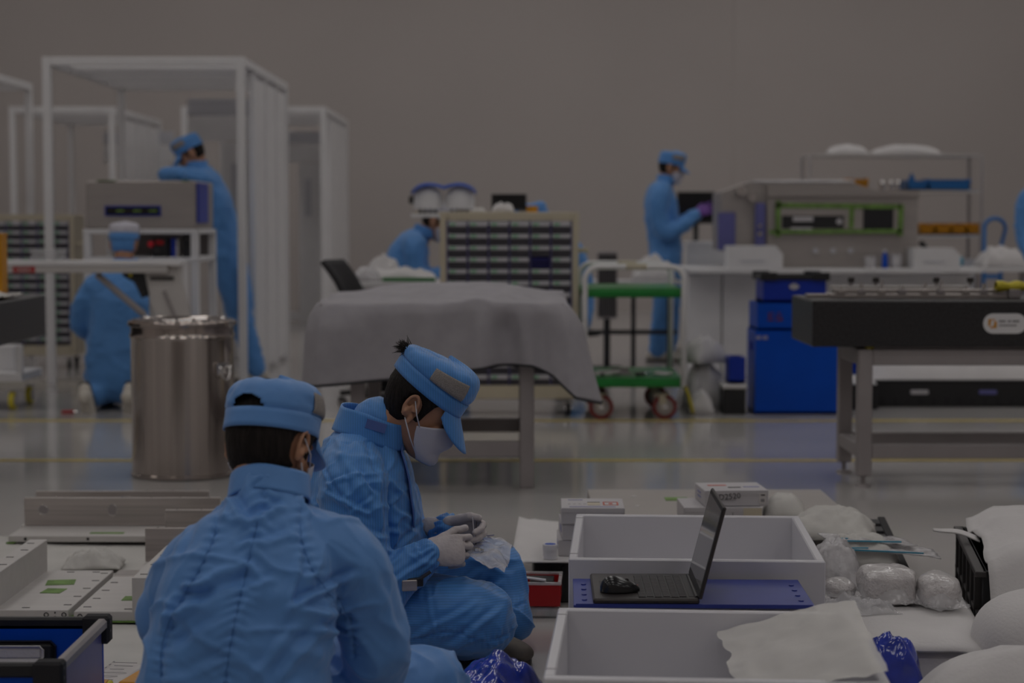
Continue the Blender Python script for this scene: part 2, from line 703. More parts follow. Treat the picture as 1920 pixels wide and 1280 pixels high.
def cap_pt(u, v, off=0.0, tall=0.0, wr=0.0, seed=0.0, tilt=None):
    """u = angle (0 front), v = 0 band bottom .. 1 crown top"""
    cu, su = math.cos(u), math.sin(u)
    zb = CAP_TILT[1] + (CAP_TILT[0] if tilt is None else tilt) * cu
    rx, ry = .106, .088
    top = .140 + tall
    if v < .25:
        k = 1.0
        z = zb + v / .25 * .038
    else:
        t = (v - .25) / .75
        k = 1.05 * max(0.0, math.cos(t ** CAP_TILT[2] * math.pi / 2)) ** CAP_TILT[3]
        if t < .08:
            k = 1.0 + (k - 1.0) * t / .08
        z0 = zb + .038
        z = z0 + (top + .012 * cu - z0) * math.sin(t * math.pi / 2) ** .85
    if wr and v > .27:
        w = mnoise.noise(Vector((cu * 3.2 + seed, su * 3.2, z * 30))) * wr + mnoise.noise(Vector((cu * 8 + seed, su * 8, z * 60))) * wr * .5
        off += w
    return Vector((-.004 + cu * (rx * k + off), su * (ry * k + off), z + off * sstep((v - .5) / .4)))


def make_head(person, base, M, near=True, mask=True, hair_col='hair', crown='suit', band='suit', brim=True, hole=False,
              patch=True, straps=True, neck=None, chest=None, skin='skin', tall=0.0, cap=True, tuft=False, neck_r=.058, mask_dz=0.0, tilt=.01, drop=.62, zc=.03, brim_len=.07, crown_shape=(1.9, .62)):
    """M: 4x4 head space (x forward, y left, z up) to world"""
    CAP_TILT[:] = [tilt, zc, *crown_shape]
    vox = .0032 if near else .008
    mb = MB()
    head_loft(mb, M=M, nu=36, nz=26)
    T = lambda x, y, z: M @ Vector((x, y, z))
    # nose, brow, cheek, eye lids, lips
    limb(mb, [T(.084, 0, .020), T(.096, 0, -.006), T(.107, 0, -.030), T(.098, 0, -.041)], [.008, .009, .0125, .008], n=10)
    for s in (-1, 1):
        limb(mb, [T(.092, s * .012, -.034), T(.094, s * .014, -.037)], [.008, .007], n=8)
        limb(mb, [T(.084, s * .012, .026), T(.082, s * .034, .031), T(.070, s * .052, .024)], [.008, .009, .007], n=8)
        limb(mb, [T(.068, s * .038, -.022), T(.066, s * .043, -.034)], [.018, .016], n=10)
        # ear: plate with a rolled rim
        limb(mb, [T(-.006, s * .071, -.012), T(-.014, s * .081, -.002)], [(.020, .007), (.022, .006)], hint=M.to_3x3() @ Vector((0, 0, 1)), n=12)
        rim = []
        for k in range(11):
            a = math.radians(-60 + 250 * k / 10)
            rim.append(T(-.010 - .017 * math.cos(a + math.pi) * -1 * .9 - .004, s * (.078 + .009 * math.sin(a * .6 + .6)), .002 + .031 * math.sin(a)))
        limb(mb, rim, [.0052] * 11, n=8, sub=2)
        limb(mb, [T(.000, s * .076, -.022), T(-.001, s * .077, -.036)], [.008, .007], n=8)
    limb(mb, [T(.086, -.022, -.066), T(.094, 0, -.064), T(.086, .022, -.066)], [.006, .008, .006], n=8)
    if neck is not None:
        nk = Vector(neck)
        limb(mb, [T(-.020, 0, -.035), (T(-.018, 0, -.075) + nk) / 2 + (T(-.03, 0, -.07) - T(0, 0, -.07)) * .2, nk], [neck_r * .95, neck_r * .95, neck_r * 1.08], n=18)
        if chest is not None:
            limb(mb, [nk, Vector(chest)], [(neck_r * 1.1, neck_r), (.10, .07)], n=16)
    body = remesh('body', mb, vox, 4 if near else 3, skin, person, base)
    Mi = M
    if near:
        for s in (-1, 1):
            e = MB()
            e.lathe([(.0001, .0115)] + [(.0115 * math.sin(t), .0115 * math.cos(t)) for t in (.5, 1, 1.57, 2.1, 2.6)] + [(.0001, -.0115)], n=14)
            e.v = [Mi @ (Vector(p) + Vector((.0735, s * .033, .010))) for p in e.v]
            e.build('eye', 'eye', body, True, off=base)
            e = MB()
            e.tube([Mi @ Vector((.0855, s * .018, .0285)), Mi @ Vector((.0865, s * .034, .034)), Mi @ Vector((.074, s * .053, .028))], [.002, .0035, .0015], 6)
            e.build('eyebrow', 'hair', body, True, off=base)

    # hair: a shell that leaves the skull behind the hairline
    def hair_off(p, a):
        zn = np.interp(p.x, [-.095, -.05, -.025, .0, .03, .05], [-.068, -.062, -.052, -.028, -.030, .0])
        s1 = (p.z - zn) / .012
        xl = np.interp(p.z, [-.05, .0, .03, .06, .12], [.018, .030, .040, .068, .09])
        s2 = (xl - p.x) / .010
        ear = math.hypot((p.x + .012) / .026, (p.z - .0) / .036)
        s3 = (ear - .85) / .25 if abs(p.y) > .045 else 1
        k = sstep(min(s1, s2, s3, 1.0) * .5 + .5)
        nz = mnoise.noise(Vector((a * 26, p.z * 40, 3))) * .0016 if near else 0
        return -.014 + k * .0225 + nz * k

    hm = MB()
    head_loft(hm, M=Mi, fn=hair_off, nu=96 if near else 36, nz=56 if near else 22)
    hair = hm.build('hair', hair_col, person, True, off=base)
    if tuft:
        tm = MB()
        rr = random.Random(3)
        for i in range(150):
            a = math.radians(180 + rr.uniform(-26, 26))
            p0 = cap_pt(a, rr.uniform(.27, .50), -.012)
            d = Vector((-1, rr.uniform(-.5, .5), rr.uniform(-.35, .75))).normalized()
            L = rr.uniform(.018, .042)
            p1 = p0 + d * L * .6
            p2 = p0 + d * L + Vector((0, rr.uniform(-.01, .01), rr.uniform(-.014, .006)))
            tm.tube([Mi @ p0, Mi @ p1, Mi @ p2], [.0017, .0012, .0003], 4)
        tm.build('hair_tuft', 'hair', hair, True, off=base)
    # cap
    if cap:
        cp = MB()
        nu, nv = (96, 40) if near else (40, 20)
        vs = []
        for j in range(nv + 1):
            v = .25 + .75 * j / nv
            for i in range(nu):
                vs.append(Mi @ cap_pt(2 * math.pi * i / nu, v, 0, tall, .0034 if near else .002, seed=base[0] * 9))
        fs = []
        for j in range(nv):
            for i in range(nu):
                u = math.degrees(2 * math.pi * (i + .5) / nu) - 180
                v = .25 + .75 * (j + .5) / nv
                if hole and abs(u) < 21 and .25 < v < .25 + .15 * math.sqrt(1 - (u / 21) ** 2):
                    continue
                k = (i + 1) % nu
                fs.append((j * nu + i, j * nu + k, (j + 1) * nu + k, (j + 1) * nu + i))
        cp.add(vs, fs)
        cap_o = cp.build('cap', crown, person, True, off=base, solid=.0018)
        bd = MB()
        bd.grid(lambda a, b: Mi @ cap_pt(2 * math.pi * a, .25 * b + .01, .0018), nu, 4, True)
        bd.build('cap_band', band, cap_o, True, off=base, solid=.003)
        if brim:
            br = MB()

            def brim_pt(a, b):
                u = math.radians(-50 + 100 * a)
                p = cap_pt(u, .02, .001)
                L = brim_len * max(0.0, 1 - (2 * a - 1) ** 2) ** .62
                return Mi @ (p + Vector((b * L * math.cos(u * .55), b * L * math.sin(u * .55) * .55, -b * L * drop - .010 * b * b * (1 - math.cos(u)) * 6)))
            br.grid(brim_pt, 30, 8)
            br.build('cap_brim', band, cap_o, True, off=base, solid=.0028)
        if patch:
            for s in (-1, 1):
                pm = MB()
                pm.grid(lambda a, b: Mi @ cap_pt(s * math.radians(38 + 56 * a), .275 + .30 * b, .0042), 24, 8)
                pm.build('mesh_panel', 'cap_mesh', cap_o, True, off=base, solid=.0012)
        if near:
            st = MB()
            st.tube([Mi @ cap_pt(2 * math.pi * i / 64, .80, .0002, tall, .0034, seed=base[0] * 9) for i in range(64)], .0011, 5, True)
            st.build('cap_seam', band, cap_o, True, off=base)
    if mask:
        mk = MB()

        def mask_pt(a, b):
            ang = math.radians(-80 + 160 * a)
            zt = .008 - .040 * (abs(ang) / 1.4) ** 1.4
            z = -.112 + (zt + .112) * b + mask_dz
            p = head_pt(ang, max(-.113, z), .0125)
            nb = math.exp(-(ang / .33) ** 2) * math.exp(-((z + .030) / .030) ** 2) * .022
            pf = .0022 * math.sin(b * 15) * math.exp(-(ang / .8) ** 2)
            ch = .012 * (1 - b) * math.exp(-(ang / .9) ** 2)
            return Mi @ Vector((p.x + nb + pf + ch, p.y * 1.03, z))
        nn = (28, 18) if near else (12, 8)
        mk.grid(mask_pt, *nn)
        mo = mk.build('mask', 'mask_cloth', person, True, off=base, solid=.0016)
        if near and straps:
            for s in (0, 1):
                sg = -1 if s == 0 else 1
                for b, ez in ((.97, .020), (.10, -.030)):
                    q = Mi.inverted() @ mask_pt(s * .94 + .03, b)
                    sp = MB()
                    e = Vector((-.012, sg * .084, ez))
                    mid = (q + e) / 2 + Vector((0, sg * .008, -.002))
                    sp.tube([Mi @ q, Mi @ mid, Mi @ e], .0017, 6)
                    sp.build('ear_loop', 'mask_cloth', mo, True, off=base)
    return body


FINGERS = [(.031, (.044, .026, .021), .0094), (.010, (.048, .030, .022), .0098), (-.012, (.045, .028, .021), .0092), (-.032, (.035, .021, .018), .0082)]


def make_hand(name, person, base, M, side, curls, thumb, m, near=True, scale=1.0):
    """M: hand space (x to the fingers, z back of the hand, thumb at +y*side) to world.
    curls: for each finger (knuckle, middle, tip) bends in degrees; thumb: (spread, drop, bend1, bend2)"""
    mb = MB()
    k = scale
    T = lambda p: M @ (Vector((p[0], p[1] * side, p[2])) * k)
    limb(mb, [T((-.05, 0, 0)), T((0, 0, 0)), T((.035, .001, 0)), T((.075, 0, 0)), T((.090, 0, -.002))],
         [(.027 * k, .024 * k), (.026 * k, .021 * k), (.036 * k, .018 * k), (.041 * k, .015 * k), (.038 * k, .012 * k)], hint=M.to_3x3() @ Vector((0, 1, 0)), n=20)
    for (y, L, r), cu in zip(FINGERS, curls):
        p = Vector((.086 - abs(y - .01) * .22, y, 0))
        pts, rad = [Vector((.06, y * .9, 0)), p], [r * k, r * 1.06 * k]
        ang = 0.0
        spread = y * 2.2
        for l, c in zip(L, cu):
            ang += math.radians(c)
            d = Vector((math.cos(ang), spread * .25 * math.cos(ang), -math.sin(ang)))
            mid = p + d * l * .5
            p = p + d * l
            pts += [mid, p]
            rad += [r * .93 * k, r * .97 * k]
        rad[-1] = r * .80 * k
        limb(mb, [T(q) for q in pts], rad, n=12, sub=3)
    sp, dr, b1, b2 = [math.radians(t) for t in thumb]
    p = Vector((.018, .026, -.010))
    d = Vector((math.cos(sp) * math.cos(dr), math.sin(sp) * math.cos(dr), -math.sin(dr)))
    pts, rad = [Vector((.0, .012, -.006)), p], [.015 * k, .0155 * k]
    for l, b, r in ((.042, 0, .0125), (.032, b1, .0112), (.026, b2, .0095)):
        d = (Matrix.Rotation(-b, 3, 'Z') @ d)
        pts += [p + d * l * .5, p + d * l]
        rad += [r * 1.02 * k, r * k]
        p = p + d * l
    limb(mb, [T(q) for q in pts], rad, n=12, sub=3)
    return remesh(name, mb, .0026 if near else .006, 3, m, person, base,
                  disp=(lambda q, n: fbm(q, 60, 2.0, 2) * .0008) if near else None)


def folds(p, seed, amp):
    w = fbm(p, 4.0, seed + 3, 2)
    q = (p[0] + w * .07, p[1] + w * .05, p[2] - w * .08)
    a = fbm((q[0], q[1], q[2] * 1.5), 5.5, seed, 2)
    r = 1 - min(1.0, abs(a) * 2.6)
    b = fbm((q[0] * 1.2, q[1], q[2] * .8), 13.0, seed + 9, 1)
    r2 = 1 - min(1.0, abs(b) * 2.4)
    return amp * (1.1 * r ** 3 - .3) + amp * .35 * (r2 ** 3 - .2) + amp * .7 * a


def bvh_of(o):
    from mathutils.bvhtree import BVHTree
    me = o.data
    return BVHTree.FromPolygons([v.co.copy() for v in me.vertices], [tuple(p.vertices) for p in me.polygons])


def make_suit(person, base, spine, arms, legs, m, voxel=.012, smooth=6, amp=.005, seed=1.0, side=(1, 0, 0), extra=None, disp=None, name='coverall'):
    """spine: [(point, half width, half depth)], arms/legs: [(points, radii)]"""
    mb = MB()
    limb(mb, [s[0] for s in spine], [(s[1], s[2]) for s in spine], hint=side, n=28, power=2.4)
    for pts, rads in arms + legs:
        limb(mb, pts, rads, n=18)
    if extra:
        extra(mb)
    d = disp if disp else (lambda p, n: folds(p, seed, amp))
    return remesh(name, mb, voxel, smooth, m, person, base, disp=d)


def make_collar(person, base, c, axis, rx, ry, h, m, hint=(1, 0, 0), open_at=None, gap=20, flare=1.06, suit=None):
    u, v, d = basis(axis, hint)
    cm = MB()
    c = Vector(c)
    a0 = 0 if open_at is None else open_at + gap
    span = 360 if open_at is None else 360 - 2 * gap

    def pt(a, b):
        t = math.radians(a0 + span * a)
        k = 1 + (flare - 1) * (1 - b) + .012 * math.sin(7 * t) * b
        return c + u * (math.cos(t) * rx * k) + v * (math.sin(t) * ry * k) + d * (h * (b - .35) + .003 * math.sin(3 * t + 1))
    cm.grid(pt, 40, 8)
    return cm.build('collar', m, suit or person, True, off=base, solid=.004)


def crease_field(segs, Y):
    """cloth creases given by their ends in the frame, laid on the plane y = Y: (x0, y0, x1, y1, height, width)"""
    out = []
    for x0, y0, x1, y1, h, w in segs:
        a, b = at(x0, y0, Y), at(x1, y1, Y)
        out.append((a.x, a.z, b.x, b.z, h, w))

    def f(p):
        d = 0.0
        for ax, az, bx, bz, h, w in out:
            ex, ez = bx - ax, bz - az
            L2 = ex * ex + ez * ez
            t = ((p[0] - ax) * ex + (p[2] - az) * ez) / L2
            if -.25 < t < 1.25:
                L = math.sqrt(L2)
                s = ((p[0] - ax) * -ez + (p[2] - az) * ex) / L
                s += .25 * w * math.sin(t * 7 + ax * 40)
                if abs(s) < 5 * w:
                    e = sstep((t + .25) / .4) * sstep((1.25 - t) / .4)
                    d += h * e * (math.exp(-(s / w) ** 2) - .75 * math.exp(-((s - 1.7 * w) / (1.1 * w)) ** 2))
        return d
    return f


def make_shoe(person, base, M, m='shoe', L=.27):
    """M: shoe space, x to the toe, z up, origin under the ankle on the sole"""
    T = lambda x, y, z: M @ Vector((x, y, z))
    k = L / .27
    mb = MB()
    limb(mb, [T(-.06 * k, 0, .045), T(0, 0, .05), T(.07 * k, 0, .045), T(.15 * k, 0, .035), T(.185 * k, 0, .03)],
         [(.036, .040), (.040, .045), (.044, .038), (.046, .030), (.036, .024)], hint=M.to_3x3() @ Vector((0, 1, 0)), n=14)
    limb(mb, [T(-.02, 0, .05), T(-.025, 0, .10)], [.042, .042], n=14)
    o = remesh('shoe', mb, .008, 3, m, person, base)
    sm = MB()
    poly = [(-.095 * k, -.025), (-.06 * k, -.036), (.06 * k, -.044), (.14 * k, -.048), (.19 * k, -.034), (.208 * k, 0), (.19 * k, .034), (.14 * k, .048), (.06 * k, .044), (-.06 * k, .036), (-.095 * k, .025)]
    sm.prism(poly, 0, .022, M)
    sm.build('sole', 'sole', o, off=base)
    return o


def head_M(loc, yaw, pitch, roll=0.0):
    """yaw: degrees from +X, counter-clockwise; pitch: degrees downwards"""
    return Matrix.Translation(Vector(loc)) @ Matrix.Rotation(math.radians(yaw), 4, 'Z') @ Matrix.Rotation(math.radians(pitch), 4, 'Y') @ Matrix.Rotation(math.radians(roll), 4, 'X')
# ------------------------------------------------------------------ the room
RX0, RX1, RY0, RY1, RZ = -8.5, 8.5, -3.5, 24.0, 5.6


def struct(name, mb, m):
    return tag(mb.build(name, m), kind='structure')


struct('floor', MB().box(((RX0 + RX1) / 2, (RY0 + RY1) / 2, -.05), (RX1 - RX0 + .4, RY1 - RY0 + .4, .1), 0), 'floor')
struct('ceiling', MB().box(((RX0 + RX1) / 2, (RY0 + RY1) / 2, RZ + .05), (RX1 - RX0 + .4, RY1 - RY0 + .4, .1), 0), 'ceiling')
# back wall with a shallow step where the right bay begins
XS = at(1372, 200, RY1).x
struct('wall_back', MB().prism([(RX0, RY1), (XS, RY1), (XS + .03, RY1 - .02), (RX1, RY1 - .02), (RX1, RY1 + .2), (RX0, RY1 + .2)], 0, RZ), 'wall')
struct('wall_left', MB().box((RX0 - .1, (RY0 + RY1) / 2, RZ / 2), (.2, RY1 - RY0, RZ), 0), 'wall')
struct('wall_right', MB().box((RX1 + .1, (RY0 + RY1) / 2, RZ / 2), (.2, RY1 - RY0, RZ), 0), 'wall')
struct('wall_front', MB().box(((RX0 + RX1) / 2, RY0 - .1, RZ / 2), (RX1 - RX0, .2, RZ), 0), 'wall')
# painted lane lines
for i, (y, w) in enumerate(((8.95, .075), (10.75, .085))):
    struct('trim_%d' % (i + 1), MB().box((0, y, .0012), (RX1 - RX0 - .2, w, .0024), 0), 'line_yellow')
# ceiling lamps, rows of recessed LED panels
lamp = None
for ix in range(5):
    for iy in range(8):
        x = -6.4 + 3.2 * ix
        y = -1.6 + 3.3 * iy
        if lamp is None:
            lamp = thing('ceiling_light', 'white square LED panel set in the ceiling above the hall', 'ceiling light', (x, y, RZ), 0, 'LED panels in the ceiling')
            MB().box((0, 0, -.015), (1.26, 1.26, .03)).build('frame', 'white_paint', lamp)
            MB().box((0, 0, -.033), (1.18, 1.18, .008), 0).build('diffuser', 'led', lamp)
        else:
            c = copy_tree(lamp)
            c.location = (x, y, RZ)
# ------------------------------------------------------------------ the two workers in front



def worker_back():
    base = V((-.50, 3.75, 0))
    P = thing('person', 'person sitting on the floor with their back to us, blue coverall and cap', 'person', base)
    Y = 3.70
    spine = [(V((-.545, 3.62, .10)), .18, .14), (V((-.545, 3.59, .20)), .185, .135), (V((-.53, 3.58, .32)), .18, .125), (V((-.510, 3.60, .43)), .172, .115),
             (V((-.495, 3.63, .51)), .150, .095), (V((-.485, 3.655, .560)), .105, .078), (V((-.482, 3.672, .605)), .070, .066)]
    Ls, Le, Lw = V((-.615, 3.665, .475)), V((-.702, 3.73, .340)), V((-.60, 3.98, .24))
    Rs, Re, Rw = V((-.345, 3.685, .482)), V((-.278, 3.75, .25)), V((-.42, 4.02, .23))
    arms = [([V((-.53, 3.655, .535)), Ls, (Ls + Le) / 2 + V((-.008, 0, 0)), Le, (Le + Lw) / 2, Lw], [.068, .078, .068, .058, .054, .046]),
            ([V((-.45, 3.665, .535)), Rs, (Rs + Re) / 2 + V((.018, 0, .0)), Re, (Re + Rw) / 2, Rw], [.068, .082, .074, .064, .056, .046])]
    legs = [([V((-.47, 3.66, .11)), V((-.33, 3.84, .14)), V((-.175, 4.0, .148)), V((-.33, 4.10, .085)), V((-.52, 4.10, .07))], [.105, .098, .082, .066, .055]),
            ([V((-.62, 3.66, .11)), V((-.66, 3.84, .12)), V((-.70, 3.98, .11)), V((-.64, 4.06, .09)), V((-.56, 4.02, .08))], [.105, .098, .082, .066, .055])]

    def spine_x(z):
        return np.interp(z, [.05, .2, .35, .5, .60], [-.565, -.550, -.530, -.502, -.484])

    cf = crease_field([
        (425, 945, 466, 978, .008, .008), (476, 974, 528, 955, .008, .008), (350, 960, 330, 1030, .005, .007),
        (466, 1044, 371, 1086, .007, .010), (404, 1076, 358, 1086, .008, .007), (381, 1116, 322, 1145, .009, .008), (340, 1100, 318, 1160, .006, .007),
        (463, 1017, 555, 1001, .005, .008), (565, 1040, 555, 1122, .005, .006), (561, 1119, 656, 1086, .009, .007), (575, 1128, 640, 1150, .006, .007),
        (600, 1168, 652, 1190, .009, .007), (540, 1240, 606, 1170, .006, .010), (450, 1090, 520, 1075, .004, .007), (340, 1200, 420, 1150, .006, .012),
        (330, 1255, 440, 1215, .005, .012), (500, 1230, 560, 1160, .004, .009), (700, 1100, 735, 1200, .005, .010), (690, 1030, 725, 1090, .004, .008)], 3.58)

    def disp(p, n):
        d = folds(p, 4.0, .0075)
        if n[1] < .3:
            d += 1.35 * cf(p) * sstep((.3 - n[1]) * 1.5)
        if n[1] < 0.2:
            x, z = p[0], p[2]
            k = sstep((-n[1]) * 1.6)
            dx = x - spine_x(z)
            # centre seam with its puckers
            d -= k * .0045 * math.exp(-(dx / .004) ** 2)
            d += k * .0028 * math.exp(-(dx / .026) ** 2) * math.sin(z * 330 + abs(dx) * 160 + 5 * mnoise.noise(V((0, z * 14, 1))))
            # raglan seams from the collar to the armpits
            for s, x0 in ((-1, -.570), (1, -.410)):
                sx = x0 + s * .095 * sstep((.57 - z) / .24)
                e = x - sx
                if .28 < z < .60:
                    d -= k * .0045 * math.exp(-(e / .0045) ** 2)
                    d += k * .0024 * math.exp(-(e / .018) ** 2) * math.sin(z * 360 + s)
            # big folds running in from the armpits
            for s, ax in ((-1, -.66), (1, -.33)):
                t = (x - ax) * -s
                ph = (z - .36 - t * .55) * 75 + 1.5 * mnoise.noise(V((x * 12, z * 12, 4)))
                d += k * .0065 * math.sin(ph) * math.exp(-((t - .05) / .055) ** 2) * math.exp(-((z - .35 - t * .4) / .10) ** 2)
        return d
    suit = make_suit(P, base, spine, arms, legs, 'suit', voxel=.0052, smooth=14, disp=disp)
    bv = bvh_of(suit)

    def seam(nm, pts, r=.0010):
        q = []
        for x, z in pts:
            h = bv.ray_cast(V((x, 3.2, z)) - base, V((0, 1, 0)))[0]
            if h is not None:
                q.append(h + base + V((0, -.0004, 0)))
        MB().tube(q, r, 6).build(nm, 'seam_blue', suit, True, off=base)
    zs = np.linspace(.16, .575, 60)
    seam('back_seam', [(spine_x(z) + .0012 * math.sin(z * 260), z) for z in zs])
    for s_, x0 in ((-1, -.570), (1, -.410)):
        seam('sleeve_seam', [(x0 + s_ * .095 * sstep((.57 - z) / .24) + .001 * math.sin(z * 300), z) for z in np.linspace(.29, .565, 40)])
    Mh = head_M((-.487, 3.73, .692), 90 - 24, 22, -3)
    make_head(P, base, Mh, near=True, neck=(-.483, 3.685, .585), chest=(-.49, 3.66, .46), hole=True, neck_r=.060, tilt=.012, crown_shape=(1.3, .62), tall=.004)
    make_collar(P, base, (-.483, 3.686, .612), (.0, .50, 1), .078, .072, .052, 'suit', suit=suit, flare=1.04)
    for s, w, e in ((1, Lw, Le), (-1, Rw, Re)):
        d = (w - e).normalized()
        M = frame(w + d * .02, d, V((0, 0, 1)).cross(d) * 1 if s > 0 else V((0, 0, 1)).cross(d))
        make_hand('glove', P, base, M, s * -1, [(30, 35, 25)] * 4, (40, 20, 15, 15), 'glove', near=False)
    return P


def worker_side():
    base = V((-.33, 4.82, 0))
    P = thing('person', 'person in profile sitting cross-legged, face mask, white gloves, bent over small parts', 'person', base)
    spine = [(V((-.42, 4.86, .11)), .16, .19), (V((-.415, 4.86, .22)), .165, .185), (V((-.395, 4.85, .34)), .165, .19), (V((-.392, 4.83, .455)), .142, .195),
             (V((-.380, 4.815, .545)), .115, .165), (V((-.362, 4.81, .600)), .082, .09), (V((-.350, 4.81, .63)), .068, .068)]
    Rs, Re, Rw = V((-.40, 4.645, .49)), V((-.352, 4.60, .232)), V((-.212, 4.625, .318))
    Ls, Le, Lw = V((-.38, 4.985, .49)), V((-.27, 5.02, .25)), V((-.165, 4.83, .352))
    arms = [([V((-.405, 4.76, .55)), Rs, (Rs + Re) / 2 + V((-.008, -.01, .0)), Re, (Re + Rw) / 2 + V((0, 0, -.004)), Rw], [.075, .090, .080, .074, .064, .037]),
            ([V((-.40, 4.88, .55)), Ls, (Ls + Le) / 2, Le, (Le + Lw) / 2, Lw], [.075, .088, .076, .068, .058, .038])]
    hipR, kR, aR = V((-.38, 4.78, .12)), V((-.075, 4.68, .142)), V((-.27, 4.93, .07))
    legs = [([hipR, V((-.23, 4.70, .150)), kR, V((-.14, 4.78, .085)), aR], [.115, .108, .092, .070, .055]),
            ([V((-.38, 4.94, .12)), V((-.20, 5.04, .20)), V((-.045, 5.06, .212)), V((-.015, 5.02, .13)), V((.002, 4.98, .075))], [.11, .095, .070, .058, .060])]

    cf = crease_field([
        (612, 905, 662, 890, .005, .005), (618, 920, 690, 955, .006, .006), (646, 884, 662, 952, .005, .005), (670, 878, 702, 922, .006, .005), (600, 880, 640, 935, .005, .005),
        (655, 960, 700, 930, .004, .005), (625, 850, 700, 862, .004, .007), (712, 880, 716, 1000, .006, .006), (724, 905, 770, 965, .005, .006), (748, 920, 795, 978, .006, .006),
        (735, 960, 770, 1000, .005, .006), (680, 990, 740, 1010, .006, .007), (720, 1060, 790, 1010, .006, .007), (735, 1085, 800, 1050, .005, .006), (760, 1000, 790, 1040, .005, .005),
        (705, 820, 735, 860, .005, .006), (770, 1200, 890, 1130, .005, .008), (840, 1215, 930, 1150, .006, .008), (800, 1110, 815, 1180, .004, .006), (880, 1100, 950, 1130, .004, .008)], 4.60)

    def disp(p, n):
        d = folds(p, 11.0, .0065)
        if n[1] < .2:
            d += cf(p) * sstep((.2 - n[1]) * 1.5)
        x, y, z = p
        # cuff gathers
        for w, a in ((Rw, Re), (Lw, Le)):
            ax = (w - a).normalized()
            r = V(p) - w
            t = r.dot(ax)
            if -.05 < t < .02 and r.length < .07:
                u, v, _ = basis(ax)
                th = math.atan2(r.dot(v), r.dot(u))
                d += .0035 * math.sin(th * 13) * sstep((t + .05) / .03)
        # thigh seam
        if n[1] < -.3 and x > -.34 and z < .3:
            zz = .118 + .012 * math.sin(x * 30)
            d -= .004 * math.exp(-((z - zz) / .004) ** 2)
            d += .0022 * math.exp(-((z - zz) / .02) ** 2) * math.sin(x * 420)
        # sleeve seam and folds at the armpit
        if n[1] < 0 and .24 < z < .60:
            sx = np.interp(z, [.24, .36, .48, .60], [-.318, -.305, -.315, -.365])
            d -= .005 * math.exp(-((x - sx) / .005) ** 2)
            d += .004 * math.exp(-((x - sx + .05) / .05) ** 2) * math.sin((x * .9 + z * .6) * 130)
        return d
    suit = make_suit(P, base, spine, arms, legs[:0], 'suit_lined', voxel=.0048, smooth=12, disp=disp, side=(1, 0, 0), name='jacket')
    mb = MB()
    for pts, r in legs:
        limb(mb, pts, r, n=20)
    limb(mb, [V((-.44, 4.80, .12)), V((-.44, 4.92, .12))], [.13, .13], n=18)
    remesh('trousers', mb, .0048, 12, 'suit_lined_leg', P, base, disp=disp)
    Mh = head_M((-.240, 4.80, .672), -4, 33, 0)
    make_head(P, base, Mh, near=True, crown='suit_lined', band='suit_lined', neck=(-.352, 4.81, .615), chest=(-.40, 4.82, .50), tuft=True, hole=True, tall=.004, neck_r=.062, tilt=-.012, drop=1.1, zc=.044, brim_len=.064, crown_shape=(1.6, .6))
    co = make_collar(P, base, (-.362, 4.81, .612), (.30, 0, 1), .094, .092, .066, 'suit_lined', open_at=0, gap=14, suit=suit)
    # patch on the collar, zip with its placket
    pm = MB()
    pm.box(V((-.345, 4.713, .632)), (.052, .003, .024), M=Matrix.Rotation(math.radians(17), 3, 'Y'))
    pm.build('collar_patch', 'pad_patch', suit, off=base)
    bv = bvh_of(suit)
    zp = []
    for z, y in ((.585, 4.79), (.56, 4.775), (.53, 4.765), (.49, 4.757), (.45, 4.752), (.41, 4.75), (.37, 4.75)):
        h = bv.ray_cast(V((.2, y, z)) - base, V((-1, 0, 0)))[0]
        if h is not None:
            zp.append(h + base + V((.003, 0, 0)))
    zm = MB()
    zm.grid(lambda a, b: V(tuple(catmull(zp, 8)[min(int(a * 8 * (len(zp) - 1)), 8 * (len(zp) - 1))])) + V((.004 - .010 * b * b, -.022 + .044 * b, 0)), 8 * (len(zp) - 1), 6)
    zm.build('placket', 'suit_lined', suit, True, off=base, solid=.004)
    zm = MB()
    zm.tube([p + V((.002, -.024, 0)) for p in zp], .0022, 6)
    zm.build('zip', 'pad_patch', suit, True, off=base)
    zm = MB()
    zm.box(zp[0] + V((.002, -.024, -.01)), (.006, .004, .022))
    zm.build('zip_pull', 'chrome', suit, off=base)
    make_shoe(P, base, frame(V((-.10, 4.86, .0)), V((.80, -.45, 0)), V((.45, .80, 0))), 'shoe_brown', L=.22)
    # hands around a small part
    MR = frame(Rw + V((-.006, 0, 0)), V((1, .10, .14)), V((-.16, .35, 1)))
    make_hand('glove', P, base, MR, 1, [(34, 62, 40), (48, 70, 40), (58, 70, 40), (64, 70, 40)], (20, 8, -4, 18), 'glove')
    ML = frame(Lw + V((-.006, 0, .0)), V((1, -.42, .0)), V((.1, .35, -1)))
    make_hand('glove', P, base, ML, -1, [(30, 55, 30), (42, 62, 35), (52, 66, 35), (60, 66, 35)], (22, 10, 2, 20), 'glove')
    return P


worker_back()
worker_side()
